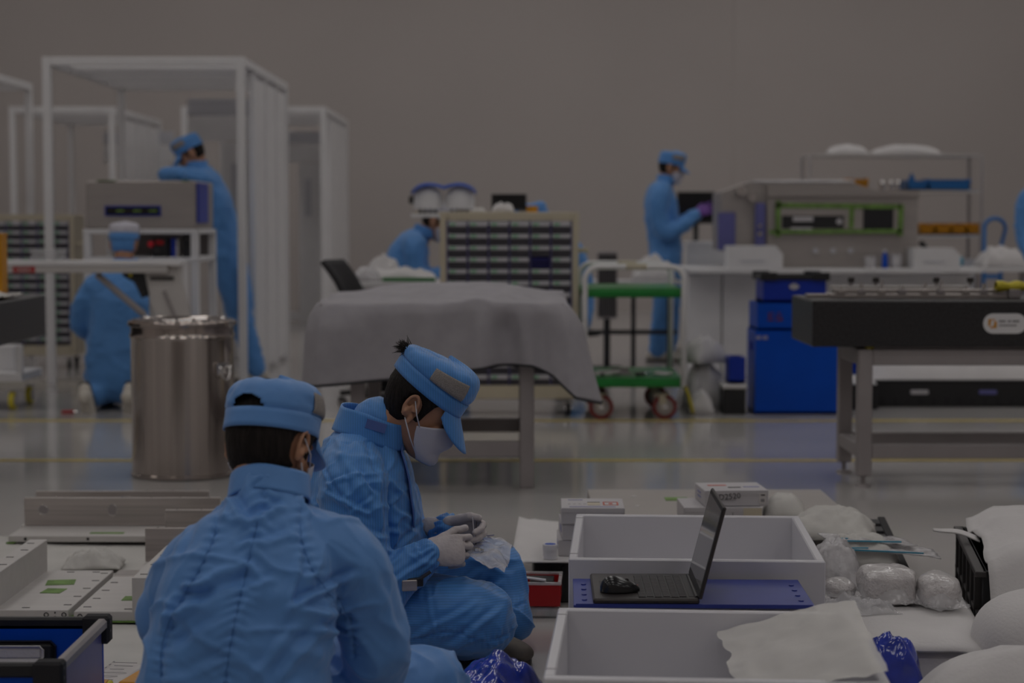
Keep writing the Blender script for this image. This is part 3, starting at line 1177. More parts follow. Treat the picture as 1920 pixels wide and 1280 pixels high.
# ------------------------------------------------------------------ left half of the hall
def caster(parent, loc, r=.045, w=.028, m='wheel_red', fork='chrome', name='caster', turn=False):
    """turn: wheel axis along y, the disc faces the camera"""
    c = V(loc)
    R = Matrix.Rotation(math.pi / 2 if turn else 0, 3, 'Z')
    q = lambda x, y, z: c + R @ V((x, y, z))
    f = MB()
    for s in (-1, 1):
        f.bar(q(s * (w / 2 + .006), 0, r * .75), q(s * (w / 2 + .006), r * .25, r * 2.0), .005, r * .55, R @ V((0, 1, 0)))
    f.box(q(0, r * .25, r * 2.05), (w + .03, r * 1.3, .008) if not turn else (r * 1.3, w + .03, .008))
    fo = f.build(name, fork, parent)
    MB().cyl(q(-w / 2, 0, r), q(w / 2, 0, r), r, n=26).build('wheel', m, fo, 'auto')
    MB().cyl(q(-w / 2 - .004, 0, r), q(w / 2 + .004, 0, r), r * .68, n=22).build('wheel_disc', 'grey_metal', fo, 'auto')
    MB().cyl(q(-w / 2 - .011, 0, r), q(w / 2 + .011, 0, r), r * .28, n=14).build('hub', 'chrome', fo, 'auto')
    return fo


def make_booth(label, W, Dp, loc, side_panel=True, H=2.30):
    t = .058
    B = thing('cleanroom_booth', label, 'booth', loc, 0, 'white clean booths')
    for x in (-W / 2, W / 2):
        for y in (0, Dp):
            MB().box((x, y, H / 2), (t, t, H)).build('post', 'white_paint', B)
    for y in (0, Dp):
        MB().box((0, y, H - t / 2), (W - t, t, t)).build('beam', 'white_paint', B)
    for x in (-W / 2, W / 2):
        MB().box((x, Dp / 2, H - t / 2), (t, Dp - t, t)).build('beam', 'white_paint', B)
    for k in (1, 2, 3):
        MB().box((0, Dp * k / 4, H - .05), (W - t, .045, .05)).build('cross_beam', 'white_paint', B)
    MB().box((0, Dp / 2, H - .012), (W - .07, Dp - .07, .012)).build('roof_panel', 'milky', B)
    if side_panel:
        # back wall: header band, doorway and a panel with a window
        MB().box((.28, Dp - .04, H - .20), (.80, .03, .14)).build('header_band', 'panel_grey', B)
        MB().box((.28, Dp - .04, H - .38), (.80, .03, .20)).build('header_panel', 'white_board', B)
        p = MB().box((.40, Dp - .04, (H - .49) / 2), (.46, .03, H - .49)).build('wall_panel', 'white_board', B)
        for xx in (.275, .50):
            w = .07 if xx < .3 else .16
            MB().box((xx, Dp - .06, 1.42), (w, .012, .42)).build('window_pane', 'panel_grey', p)
        for k in range(3):
            y0 = Dp * (.22 + .26 * k)
            sp = MB().box((W / 2, y0 + Dp * .12, (H - .1) / 2 + .02), (.03, Dp * .24, H - .14)).build('wall_panel', 'white_board', B)
            MB().box((W / 2, y0, (H - .06) / 2), (.045, .04, H - .06)).build('mullion', 'white_paint', B)
    MB().box((0, Dp - .02, .07), (W - t, .03, .10)).build('skirting', 'white_board', B)
    return B


make_booth('tall white open-frame booth behind the steel drum, nearest of the booths', 1.36, 2.5, (-2.585, 13.2, 0))
make_booth('white framed booth farther back, directly behind the nearest booth', 1.40, 2.5, (-2.60, 18.9, 0))
make_booth('white framed booth cut by the left edge of the picture', 1.0, 2.5, (-4.54, 13.2, 0), False)
make_booth('small-looking white framed booth far back on the left', 1.0, 2.5, (-4.53, 18.9, 0))


# small parts cabinets -----------------------------------------------------
def make_cabinet(label, loc, blue_at=(3, 4)):
    W, Dp, H, rows, cols = .82, .34, 1.205, 14, 6
    Cb = thing('parts_cabinet', label, 'cabinet', loc, 0, 'beige small-parts cabinets')
    z0 = .10
    for s in (-1, 1):
        MB().box((s * (W / 2 - .02), Dp / 2, (H + z0) / 2), (.04, Dp, H - z0)).build('side_panel', 'beige', Cb)
    MB().box((0, Dp / 2, H - .025), (W - .08, Dp, .05)).build('top_panel', 'beige', Cb)
    MB().box((0, Dp / 2, z0 + .04), (W - .08, Dp, .08)).build('base_panel', 'beige', Cb)
    MB().box((0, Dp - .01, (H + z0) / 2), (W - .09, .012, H - z0 - .14)).build('back_panel', 'drawer_dark', Cb)
    cw = (W - .085) / cols
    rh = (H - z0 - .135) / rows
    for c in range(cols + 1):
        MB().box((-W / 2 + .0425 + c * cw, .10, (H + z0 + .03) / 2), (.007, .20, H - z0 - .135), 0).build('divider', 'drawer_rail', Cb)
    first = None
    for r in range(rows):
        for c in range(cols):
            x = -W / 2 + .0425 + (c + .5) * cw
            z = H - .055 - (r + .5) * rh
            blue = (r, c) == blue_at
            if first is None:
                d = MB()
                d.box((0, .10, -.012), (cw - .012, .19, rh - .030), .002)
                first = d.build('drawer', 'drawer_dark', Cb)
                first.location = (x, 0, z)
                fl = MB().box((0, -.004, rh / 2 - .017), (cw - .014, .016, .026), .002).build('label_strip', 'drawer_face', first)
                ft = MB().box((-cw * .22, -.0135, rh / 2 - .017), (cw * .28, .002, .015), 0).build('tag', 'label_green', first)
                continue
            d = shared(first, 'drawer', Cb, (x, 0, z), m='drawer_blue' if blue else None)
            if blue:
                d['label'] = 'dark blue drawer'
            shared(fl, 'label_strip', d, m='drawer_blue' if blue else None)
            if not blue:
                shared(ft, 'tag', d)
    for sx in (-1, 1):
        for y in (.05, Dp - .05):
            caster(Cb, (sx * (W / 2 - .06), y, 0), .038, .024, 'black')
    MB().box((W / 2 + .03, .06, .98), (.06, .03, .03)).build('handle', 'beige', Cb)
    return Cb


make_cabinet('beige cabinet of small labelled drawers standing behind the cloth-covered table', (-.016, 11.02, 0))
make_cabinet('drawer cabinet at the far left, seen through the booth posts', (-3.83, 14.6, 0), (9, 1))


# steel drum ---------------------------------------------------------------
def make_drum():
    c = at(345, 890, 8.46)
    D = thing('steel_drum', 'tall brushed stainless steel drum with clamp-ring lid', 'drum', (c.x, 8.46, 0))
    R, H = .232, .705
    prof = [(R - .012, 0), (R, .004), (R, .05), (R, H - .085), (R + .006, H - .07), (R, H - .055), (R, H - .02), (R - .014, H - .02)]
    MB().lathe(prof, n=72).build('drum_body', 'steel', D, 'auto')
    MB().lathe([(R - .002, H - .028), (R + .011, H - .024), (R + .013, H - .010), (R + .008, H - .001), (R - .006, H)], n=72, closed=True).build('clamp_ring', 'steel', D, 'auto')
    MB().lathe([(.001, H - .006), (R - .05, H - .006), (R - .03, H + .008), (R - .008, H + .006), (R - .004, H - .01), (.001, H - .012)], n=72).build('lid', 'steel', D, 'auto')
    MB().lathe([(R - .015, .002), (R + .005, .004), (R + .005, .016), (R - .002, .02)], n=72, closed=True).build('foot_ring', 'steel', D, 'auto')
    a = math.radians(-32)
    ex = V((math.cos(a), math.sin(a), 0))
    ey = V((-math.sin(a), math.cos(a), 0))
    h = D
    base = ex * (R + .006) + V((0, 0, H * .70))
    hp = MB().box(base + V((0, 0, .0)), (.012, .075, .05), M=Matrix.Rotation(a, 3, 'Z'))
    ho = hp.build('handle_plate', 'chrome', h)
    pts = [base + ex * .012 + ey * (.034 * math.cos(t)) + V((0, 0, .012 - .062 * math.sin(t))) + ex * .010 * math.sin(t) for t in np.linspace(0, math.pi, 13)]
    MB().tube(pts, .0055, 8).build('bail', 'chrome', ho, True)
    lv = MB()
    b2 = V((math.cos(a + .18), math.sin(a + .18), 0)) * (R + .016) + V((0, 0, H - .012))
    lv.box(b2, (.016, .05, .022), M=Matrix.Rotation(a + .18, 3, 'Z'))
    lv.cyl(b2 + V((0, 0, -.022)), b2 + V((0, 0, .022)), .006, n=10)
    lv.build('ring_lever', 'chrome', h)
    rr = random.Random(5)
    for k in range(7):
        t = math.radians(200 + 24 * k)
        q = V((math.cos(t), math.sin(t), 0)) * (R - .05) + V((0, 0, H + .004))
        MB().cyl(q, q + V((0, 0, .010)), .007, n=10).build('bolt', 'grey_metal', h)


make_drum()


# bench with the grey instrument ------------------------------------------
def make_left_bench():
    # white gantry table in front of the kneeling person
    g = thing('white_bench', 'long white bench top with grey apron and red warning label', 'table', (-2.75, 10.95, 0))
    MB().box((0, .09, .905), (1.62, .20, .030)).build('bench_top', 'white_board', g)
    MB().box((-.02, .02, .868), (1.50, .05, .040)).build('apron', 'grey_metal' if 0 else 'alu_matt', g)
    lb = MB().box((-.11, -.008, .868), (.128, .003, .036)).build('warning_label', 'red', g, label='red warning label')
    MB().tube([(-.11 + .050 * math.cos(t), -.0105, .868 + .012 * math.sin(t)) for t in np.linspace(0, 2 * math.pi, 24, endpoint=False)], .0016, 5, True).build('label_ring', 'paper', lb)
    for dz in (-.004, .004):
        MB().box((-.11, -.0105, .868 + dz), (.062, .0015, .003), 0).build('label_line', 'paper', lb)
    # leaning side plate and its foot
    pl = MB()
    Mx = Matrix(((1, 0, 0, .56), (0, 0, 1, 0.04), (0, 1, 0, 0), (0, 0, 0, 1)))
    pl.prism([(-.02, .89), (.225, .89), (.245, .80), (.425, .02), (.36, .02), (.30, .30), (.14, .42), (.09, .60)], 0, .05, Mx)
    p = pl.build('side_plate', 'alu_matt', g)
    MB().bar((.70, .036, .74), (.80, .036, .50), .012, .02, (1, 0, 0)).build('slot', 'grey_metal', p)
    MB().bar((.62, .036, .815), (.76, .036, .815), .012, .02).build('slot', 'dark_metal', p)
    MB().cyl((.66, .0, .545), (.66, .04, .545), .024, n=14).build('knob', 'chrome', p, 'auto')
    MB().box((.995, .06, .012), (.16, .20, .024)).build('foot', 'alu_matt', g)
    ch = MB().prism([(-.10, .885), (.02, .885), (.055, .715), (.01, .70), (-.03, .79), (-.10, .83)], -.012, .02, Mx)
    co = ch.build('cable_chain', 'black', g)
    for k in range(6):
        MB().cyl((.49 + .017 * k, .022, .86 - .025 * k), (.49 + .017 * k, .036, .86 - .025 * k), .010, n=10).build('chain_link', 'yellow' if k == 1 else 'dark_metal', co)
    MB().cyl((.30, .06, .84), (.58, .06, .60), .020, n=12).build('gas_spring', 'grey_metal', g, 'auto')
    MB().cyl((.50, .06, .67), (.66, .06, .53), .010, n=12).build('piston_rod', 'chrome', g, 'auto')
    for x in (-.76, .62):
        MB().box((x, .15, .445), (.05, .05, .89)).build('leg', 'white_paint', g)
    # clear box and white box on it
    b = thing('clear_box', 'clear plastic box lying on the white bench beside the booth post', 'box', (-2.735, 11.03, .921))
    MB().box((0, 0, .03), (.18, .12, .06)).build('box_body', 'clear', b)
    MB().box((0, 0, .062), (.186, .126, .008)).build('lid', 'clear', b)
    # frame and instrument behind
    f = thing('white_stand', 'white equipment stand with an open shelf under the grey instrument', 'stand', (-2.385, 12.0, 0))
    for x in (-.345, .345):
        for y in (.03, .72):
            MB().box((x, y, .55), (.05, .05, 1.10)).build('leg', 'white_paint', f)
    MB().box((0, .375, 1.085), (.74, .75, .03)).build('top_shelf', 'white_board', f)
    MB().box((0, .375, .905), (.74, .75, .03)).build('lower_shelf', 'white_board', f)
    MB().box((0, .74, .99), (.64, .012, .16)).build('back_panel', 'grey_metal', f)
    i = thing('grey_instrument', 'large grey instrument box with a blue-framed slot display', 'instrument', (-2.385, 12.02, 1.10))
    MB().box((0, .36, .155), (.70, .72, .31), .008).build('housing', 'steel_box', i)
    d = MB().box((-.07 + .02, -.004, .118), (.36, .010, .066)).build('display_frame', 'bin_blue_dark', i)
    MB().box((-.05, -.010, .118), (.34, .004, .048), 0).build('display', 'black_gloss', d)
    for k, x in enumerate((-.13, -.02, .08)):
        MB().box((x, -.013, .118), (.05, .002, .012), 0).build('display_bar', 'green_tape', d)
    MB().box((.29, .02, .312), (.05, .04, .006), 0).build('tape', 'green_tape', i)
    MB().box((-.22, .01, .312), (.12, .03, .004), 0).build('tape', 'green_tape', i)
    MB().box((.356, .25, .17), (.012, .4, .26)).build('side_cover', 'bin_blue_dark', i)
    # devices on the shelf
    dv = thing('power_supply', 'small black device with a red lamp on the stand shelf', 'device', (-2.27, 12.05, .92))
    MB().box((0, .06, .06), (.10, .12, .12)).build('case', 'black', dv)
    MB().cyl((-.055, -.004, .085), (-.055, -.03, .085), .020, n=16).build('lamp', 'lamp_red', dv, 'auto')
    MB().cyl((-.02, 0, .045), (-.02, -.008, .045), .018, n=14).build('dial', 'dark_metal', dv, 'auto')
    MB().box((.0, -.003, .095), (.05, .006, .03)).build('red_plate', 'red', dv)
    v2 = thing('blue_binder', 'blue file standing between devices on the stand shelf', 'binder', (-2.185, 12.06, .92))
    MB().box((0, .06, .062), (.028, .12, .124)).build('cover', 'bin_blue_dark', v2)
    MB().box((.022, .06, .058), (.016, .11, .112)).build('pages', 'paper', v2)
    v3 = thing('black_module', 'tall black module at the right end of the stand shelf', 'device', (-2.09, 12.06, .92))
    MB().box((0, .06, .072), (.075, .12, .144)).build('case', 'black', v3)
    MB().box((0, -.002, .12), (.05, .005, .02)).build('vent', 'dark_metal', v3)


make_left_bench()


# granite table at the left edge -------------------------------------------
def surface_plate(label, loc, L, Dp, T, top, legs, rz=0.0, overhang=.2, mat_leg='grey_metal'):
    g = thing('surface_plate_table', label, 'table', loc, rz, 'granite surface plates on steel stands')
    MB().box((L / 2, Dp / 2, top - T / 2), (L, Dp, T), .006).build('granite_slab', 'granite', g)
    z1 = top - T - .012
    lw = .062
    y0, y1 = .055, Dp - .075
    for x in legs:
        for y in (y0, y1):
            lg = MB().box((x, y, (z1 + .05) / 2), (lw, lw, z1 - .05)).build('leg', mat_leg, g)
            fm = MB()
            fm.cyl((x, y, .0), (x, y, .012), .036, .030, n=18)
            fm.cyl((x, y, .012), (x, y, .055), .010, n=10)
            fm.build('levelling_foot', 'grey_metal', lg, 'auto')
    xa, xb = legs[0], legs[-1]
    for y in (y0, y1):
        MB().box(((xa + xb) / 2, y, z1 - .035), (xb - xa - lw, lw * .9, .07)).build('top_rail', mat_leg, g)
        MB().box(((xa + xb) / 2, y, .155), (xb - xa - lw, lw * .9, .06)).build('low_rail', mat_leg, g)
    for x in legs:
        MB().box((x, (y0 + y1) / 2, z1 - .035), (lw * .9, y1 - y0 - lw, .07)).build('top_rail', mat_leg, g)
        MB().box((x, (y0 + y1) / 2, .155), (lw * .9, y1 - y0 - lw, .06)).build('low_rail', mat_leg, g)
    for x in legs:
        for y in (y0, y1):
            MB().cyl((x + .02, y, z1), (x + .02, y, z1 + .012), .02, n=12).build('support_pad', 'yellow', g)
    return g


surface_plate('granite surface plate table cut by the left edge, orange post on it', (-3.55, 8.25, 0), 1.25, .95, .20, .79, (.12, .95), mat_leg='white_paint')
op = thing('orange_post', 'orange upright box at the left edge on the granite table', 'box', (-2.46, 8.9, .79))
MB().box((0, 0, .15), (.085, .10, .29)).build('box_body', 'orange', op)
MB().box((0, 0, .298), (.092, .107, .012)).build('lid', 'orange', op)
pw = thing('white_wrap', 'white paper wrap lying on the left granite table', 'wrap', (-2.42, 8.62, .791))
MB().grid(lambda a, b: (-.12 + .22 * a, -.25 + .5 * b, .012 + .022 * abs(mnoise.noise(V((a * 5, b * 6, 2)))) + .015 * a * 0), 16, 20).build('sheet', 'tissue', pw, True, solid=.004)

# low white trolley under / behind the left granite table
lt = thing('low_trolley', 'low white trolley on yellow casters at the left edge', 'trolley', (-3.30, 11.6, 0))
MB().box((0, 0, .20), (.62, .5, .05)).build('deck', 'white_board', lt)
MB().box((0, .1, .30), (.40, .2, .15)).build('white_case', 'white_board', lt)
for sx in (-1, 1):
    MB().box((sx * .29, -.22, .30), (.04, .04, .2)).build('post', 'white_paint', lt)
    caster(lt, (sx * .24, -.2, 0), .055, .03, 'yellow')
    caster(lt, (sx * .24, .2, 0), .055, .03, 'yellow')


# people at the left ---------------------------------------------------------
def far_person(label, base, spine, arms, legs, headM, neck, side, shoes=(), gloves=None, seed=1.0, voxel=.018, suit='suit_far', **kw):
    P = thing('person', label, 'person', base)
    s = make_suit(P, base, spine, arms, legs, suit, voxel=voxel, smooth=6, amp=.009, seed=seed, side=side)
    ch = V(spine[-3][0])
    make_head(P, base, headM, near=False, crown=kw.pop('crown', suit), band=kw.pop('band', suit), neck=neck, chest=ch, **kw)
    nk = V(neck)
    make_collar(P, base, nk + V((0, 0, .005)), (headM.translation - nk) + V((0, 0, .15)), .078, .074, .06, suit, suit=s)
    for M in shoes:
        make_shoe(P, base, M)
    if gloves:
        for M, sd, m in gloves:
            make_hand('glove', P, base, M, sd, [(25, 35, 25)] * 4, (35, 15, 10, 10), m, near=False)
    return P


def person_leaning():
    Yp = 13.45
    base = V((-1.88, Yp + .05, 0))
    spine = [(V((-2.05, Yp, .80)), .125, .175), (V((-2.06, Yp, .93)), .13, .18), (V((-2.10, Yp, 1.10)), .13, .185), (V((-2.145, Yp, 1.28)), .135, .20), (V((-2.195, Yp, 1.42)), .115, .19),
             (V((-2.235, Yp, 1.505)), .075, .09), (V((-2.26, Yp, 1.54)), .06, .062)]
    # faces left: the camera sees the left side
    arms = [([V((-2.19, Yp - .10, 1.44)), V((-2.22, Yp - .20, 1.44)), V((-2.33, Yp - .30, 1.465)), V((-2.42, Yp - .36, 1.475)), V((-2.30, Yp - .48, 1.47))], [.08, .085, .07, .062, .05]),
            ([V((-2.19, Yp + .10, 1.44)), V((-2.22, Yp + .20, 1.42)), V((-2.36, Yp + .16, 1.46)), V((-2.47, Yp + .05, 1.47)), V((-2.42, Yp - .12, 1.475))], [.08, .085, .07, .062, .05])]
    legs = [([V((-2.05, Yp - .08, .88)), V((-1.98, Yp - .10, .62)), V((-1.945, Yp - .10, .46)), V((-1.88, Yp - .09, .25)), V((-1.835, Yp - .09, .09))], [.125, .108, .088, .078, .072]),
            ([V((-2.05, Yp + .08, .88)), V((-1.99, Yp + .10, .62)), V((-1.97, Yp + .12, .46)), V((-1.93, Yp + .16, .25)), V((-1.90, Yp + .18, .09))], [.125, .108, .088, .078, .072])]
    M = head_M((-2.295, Yp, 1.630), 180, 34)
    sh = [frame((-1.835, Yp - .09, 0), (-1, -.1, 0), (.1, -1, 0)), frame((-1.90, Yp + .18, 0), (-1, .1, 0), (-.1, -1, 0))]
    far_person('person in blue standing bent over the grey instrument inside the booth', base, spine, arms, legs, M, (-2.262, Yp, 1.535), (1, 0, 0), sh, seed=21, mask=False)


person_leaning()


def person_kneeling():
    Y = 11.50
    X = -2.40
    base = V((X, Y, 0))
    spine = [(V((X - .02, Y - .05, .19)), .20, .16), (V((X - .02, Y - .04, .32)), .205, .155), (V((X - .01, Y, .48)), .20, .14), (V((X, Y + .03, .64)), .205, .135), (V((X + .0, Y + .06, .76)), .17, .11),
             (V((X, Y + .08, .84)), .09, .08), (V((X, Y + .09, .88)), .062, .06)]
    arms = [([V((X - .10, Y + .05, .77)), V((X - .20, Y + .06, .72)), V((X - .26, Y + .05, .60)), V((X - .27, Y + .10, .49)), V((X - .16, Y + .28, .44))], [.085, .085, .072, .066, .05]),
            ([V((X + .10, Y + .05, .77)), V((X + .20, Y + .06, .72)), V((X + .26, Y + .06, .62)), V((X + .28, Y + .14, .55)), V((X + .20, Y + .32, .56))], [.085, .085, .072, .066, .05])]
    legs = [([V((X - .10, Y - .02, .20)), V((X - .13, Y + .2, .16)), V((X - .15, Y + .40, .10)), V((X - .14, Y + .1, .08)), V((X - .13, Y - .16, .10))], [.14, .12, .09, .08, .075]),
            ([V((X + .10, Y - .02, .20)), V((X + .13, Y + .2, .16)), V((X + .15, Y + .40, .10)), V((X + .14, Y + .1, .08)), V((X + .11, Y - .14, .10))], [.14, .12, .09, .08, .075])]
    M = head_M((X - .01, Y + .11, 1.005), 90, 10)
    sh = [frame((X - .16, Y - .30, .10), (.1, .25, -1), (1, .1, .1)), frame((X + .10, Y - .28, .10), (-.05, .25, -1), (1, 0, 0))]
    far_person('person in blue kneeling with their back to us under the white bench', base, spine, arms, legs, M, (X, Y + .09, .875), (1, 0, 0), sh, seed=31,
               crown='mask_cloth', brim=False, patch=False, mask=False, hair_col='suit_far')


person_kneeling()
# red cable tie and bits on the floor under the bench
rt = thing('red_screwdriver', 'small red-handled tool lying on the floor beside the kneeling person', 'tool', at(128, 772, 11.15) * 1.0)
rt.location.z = .0
MB().cyl((-.04, 0, .010), (.03, .02, .010), .010, n=10).build('tool_handle', 'red', rt, 'auto')
MB().cyl((.03, .02, .010), (.10, .04, .008), .004, n=8).build('shaft', 'chrome', rt, 'auto')
# ------------------------------------------------------------------ centre of the hall
def make_cloth_table():
    T = thing('steel_table', 'grey steel table under the grey dust sheet', 'table', (-.30, 8.04, 0))
    xs, ys = (-.365, .365), (.0, .95)
    for x in xs:
        for y in ys:
            MB().box((x, y, .385), (.062, .062, .77)).build('leg', 'grey_metal', T)
    for y in ys:
        MB().box((0, y, .168), (.668, .05, .066)).build('low_rail', 'grey_metal', T)
        MB().box((0, y, .735), (.668, .05, .06)).build('top_rail', 'grey_metal', T)
    for x in xs:
        MB().box((x, .475, .168), (.05, .888, .066)).build('low_rail', 'grey_metal', T)
        MB().box((x, .475, .735), (.05, .888, .06)).build('top_rail', 'grey_metal', T)
    MB().box((.0, .475, .785), (1.04, 1.10, .03)).build('table_top', 'grey_metal', T)
    # sheet
    o = V((-.30, 8.515, 0))
    S = thing('dust_sheet', 'grey dust sheet with black piped hem draped over a steel table', 'cloth', (o.x, o.y, .80))
    hx, hy, rc = .535, .565, .06

    def outline(s):
        """s in 0..1 round the rounded rectangle, starting at the front left corner and going right"""
        t = s * 4
        k = int(t) % 4
        f = t - int(t)
        cs = [(-hx, -hy), (hx, -hy), (hx, hy), (-hx, hy)]
        a, b = V((*cs[k], 0)), V((*cs[(k + 1) % 4], 0))
        p = a.lerp(b, f)
        L = (b - a).length
        d = min(f, 1 - f) * L
        if d < rc:
            c = (a if f < .5 else b)
            pull = (rc - d) / rc
            p = p.lerp(V((0, 0, 0)), pull * pull * .045)
        return p
    def hang(s):
        t = s * 4
        pts = [(-.1, .34), (0, .35), (.25, .325), (.5, .30), (.72, .262), (.86, .262), (.93, .30), (1.0, .42), (1.07, .40), (1.25, .30), (1.7, .30), (2, .40), (2.5, .3), (3, .38), (3.5, .33), (3.9, .34), (4, .35)]
        return float(np.interp(t, [p[0] for p in pts], [p[1] for p in pts]))

    def top_z(x, y):
        b = .062 * math.exp(-(((x - .12) / .34) ** 2 + ((y - .20) / .34) ** 2)) + .03 * math.exp(-(((x + .25) / .25) ** 2 + ((y - .3) / .3) ** 2))
        b += .012 * mnoise.noise(V((x * 5, y * 5, 1.0)))
        # ridge running to the right front corner
        u = (x - .10) * .62 + (y + .30) * .78
        b += .022 * math.exp(-(((x - .26) * .85 - (y + .36) * .5) / .045) ** 2) * sstep((x - .0) / .2)
        return b

    nS, nT, nH = 240, 16, 26
    rows = []
    for j in range(nT + 1):
        k = j / nT
        row = []
        for i in range(nS):
            p = outline(i / nS) * k
            row.append(V((p.x, p.y, top_z(p.x, p.y))))
        rows.append(row)
    for j in range(1, nH + 1):
        row = []
        for i in range(nS):
            s = i / nS
            p = outline(s)
            L = hang(s)
            t = j / nH
            d = t * L
            n = V((p.x / hx ** 2 * .3, p.y / hy ** 2 * .3, 0))
            t4 = s * 4
            k = int(t4) % 4
            nn = [V((0, -1, 0)), V((1, 0, 0)), V((0, 1, 0)), V((-1, 0, 0))][k]
            f = t4 - int(t4)
            prev = [V((-1, 0, 0)), V((0, -1, 0)), V((1, 0, 0)), V((0, 1, 0))][k]
            nxt = [V((1, 0, 0)), V((0, 1, 0)), V((-1, 0, 0)), V((0, -1, 0))][k]
            cw = .13
            if f < cw:
                nn = nn.lerp((nn + prev), (1 - f / cw) * .5)
            elif f > 1 - cw:
                nn = nn.lerp((nn + nxt), (1 - (1 - f) / cw) * .5)
            corner = math.exp(-(min(f, 1 - f) / .06) ** 2)
            fl = .30 if (k == 0 and f > .5) or (k == 1 and f < .5) else .06
            out = .018 * math.sin(min(1, d / .05) * math.pi / 2) + d * (.05 + fl * corner)
            wob = (.010 * math.sin(s * 46 + 1) + .012 * math.sin(s * 27) + .022 * mnoise.noise(V((s * 18, d * 2, 5))) + .030 * math.exp(-((s - .205 - d * .03) / .010) ** 2) - .022 * math.exp(-((s - .19) / .012) ** 2) + .018 * math.exp(-((s - .165) / .008) ** 2)) * sstep(d / .12) * 1.5
            sharp = -.035 * corner * sstep(d / .15) * 0
            z = top_z(p.x, p.y) * max(0, 1 - d / .12) - d
            q = p + nn * (out + wob + sharp)
            row.append(V((q.x, q.y, z)))
        rows.append(row)
    vs = [p for r in rows[1:] for p in r]
    vs.append(V((0, 0, top_z(0, 0))))
    nr = len(rows) - 1
    fs = []
    for j in range(nr - 1):
        for i in range(nS):
            k = (i + 1) % nS
            fs.append((j * nS + i, j * nS + k, (j + 1) * nS + k, (j + 1) * nS + i))
    c = len(vs) - 1
    for i in range(nS):
        fs.append((c, (i + 1) % nS, i))
    m = MB()
    m.add(vs, fs)
    m.build('sheet', 'cloth_grey', S, True, solid=.003, fix=True)
    MB().tube(rows[-1], .006, 6, True).build('piping', 'piping', S, True)


make_cloth_table()


def make_green_trolley():
    x0, x1 = .405, 1.005
    g = thing('green_trolley', 'two-deck green hand trolley with white tube handles and red wheels', 'trolley', ((x0 + x1) / 2, 10.75, 0))
    W, Dp = .60, .86
    for z, nm in ((.215, 'lower_deck'), (.735, 'upper_deck')):
        d = MB().box((0, Dp / 2, z), (W, Dp, .045), .008).build(nm, 'green', g)
        MB().box((0, Dp / 2, z + .026), (W - .05, Dp - .05, .008)).build('deck_mat', 'green', d)
    for y in (-.012, Dp + .012):
        pts = [(-W / 2 + .015, y, .20), (-W / 2 + .015, y, .80)]
        for t in np.linspace(math.pi, math.pi / 2, 7):
            pts.append((-W / 2 + .015 + .075 + .075 * math.cos(t), y, .815 + .075 * math.sin(t)))
        for t in np.linspace(math.pi / 2, 0, 7):
            pts.append((W / 2 - .015 - .075 + .075 * math.cos(t), y, .815 + .075 * math.sin(t)))
        pts += [(W / 2 - .015, y, .80), (W / 2 - .015, y, .20)]
        h = MB().tube(pts, .0165, 10).build('handle', 'white_paint', g, True)
        MB().cyl((-.05, y, .890), (.07, y, .890), .0175, n=12).build('grip_sticker', 'beige', h, True)
    for sx in (-1, 1):
        for y in (.10, Dp - .10):
            caster(g, (sx * .185, y, 0), .072, .034, 'wheel_red', 'beige', turn=True)
    # loose tools on the lower deck
    rr = random.Random(4)
    lab = ['bundle of pale cable lying on the lower green deck', 'flat grey bracket lying on the lower green deck', 'small dark tool on the lower green deck', 'white paper scrap on the lower green deck']
    for i, (nm, l, m) in enumerate((('cable_bundle', lab[0], 'paper'), ('bracket', lab[1], 'grey_metal'), ('hand_tool', lab[2], 'dark_metal'), ('paper_scrap', lab[3], 'paper'))):
        t = thing(nm, l, nm.replace('_', ' '), (.53 + .12 * i, 10.95 + .05 * (i % 2), .243), .4 * i)
        if i == 0:
            MB().tube([(.07 * math.cos(a) + .003 * a, .05 * math.sin(a), .008 + .0012 * a) for a in np.linspace(0, 16, 60)], .005, 5).build('coil', m, t, True)
            MB().box((0, -.05, .012), (.02, .03, .02)).build('tie', 'black', t)
        elif i == 1:
            MB().box((0, 0, .006), (.12, .06, .012)).build('base_plate', m, t)
            MB().box((0, .03, .02), (.12, .010, .04)).build('upright', m, t)
        elif i == 2:
            MB().cyl((-.06, 0, .012), (.01, 0, .012), .011, n=10).build('grip', m, t)
            MB().cyl((.01, 0, .012), (.08, .01, .012), .005, n=8).build('shaft', 'chrome', t)
        else:
            MB().grid(lambda a, b: (-.06 + .12 * a, -.05 + .1 * b, .008 + .025 * abs(mnoise.noise(V((a * 3, b * 3, 1))))), 8, 8).build('sheet', m, t, True, solid=.002)


make_green_trolley()


# workbench behind the cabinet -----------------------------------------------
wb = thing('workbench', 'pale workbench behind the drawer cabinet, covered with wrapped parts', 'table', (-.35, 11.95, 0))
MB().box((0, .35, .745), (1.38, .70, .04)).build('bench_top', 'white_board', wb)
for x in (-.66, .66):
    for y in (.04, .66):
        MB().box((x, y, .3625), (.045, .045, .725)).build('leg', 'grey_metal', wb)
MB().box((.30, .66, .99), (.62, .03, .44)).build('riser_panel', 'white_board', wb)
MB().box((.17, .56, 1.19), (.98, .22, .025)).build('riser_shelf', 'white_board', wb)


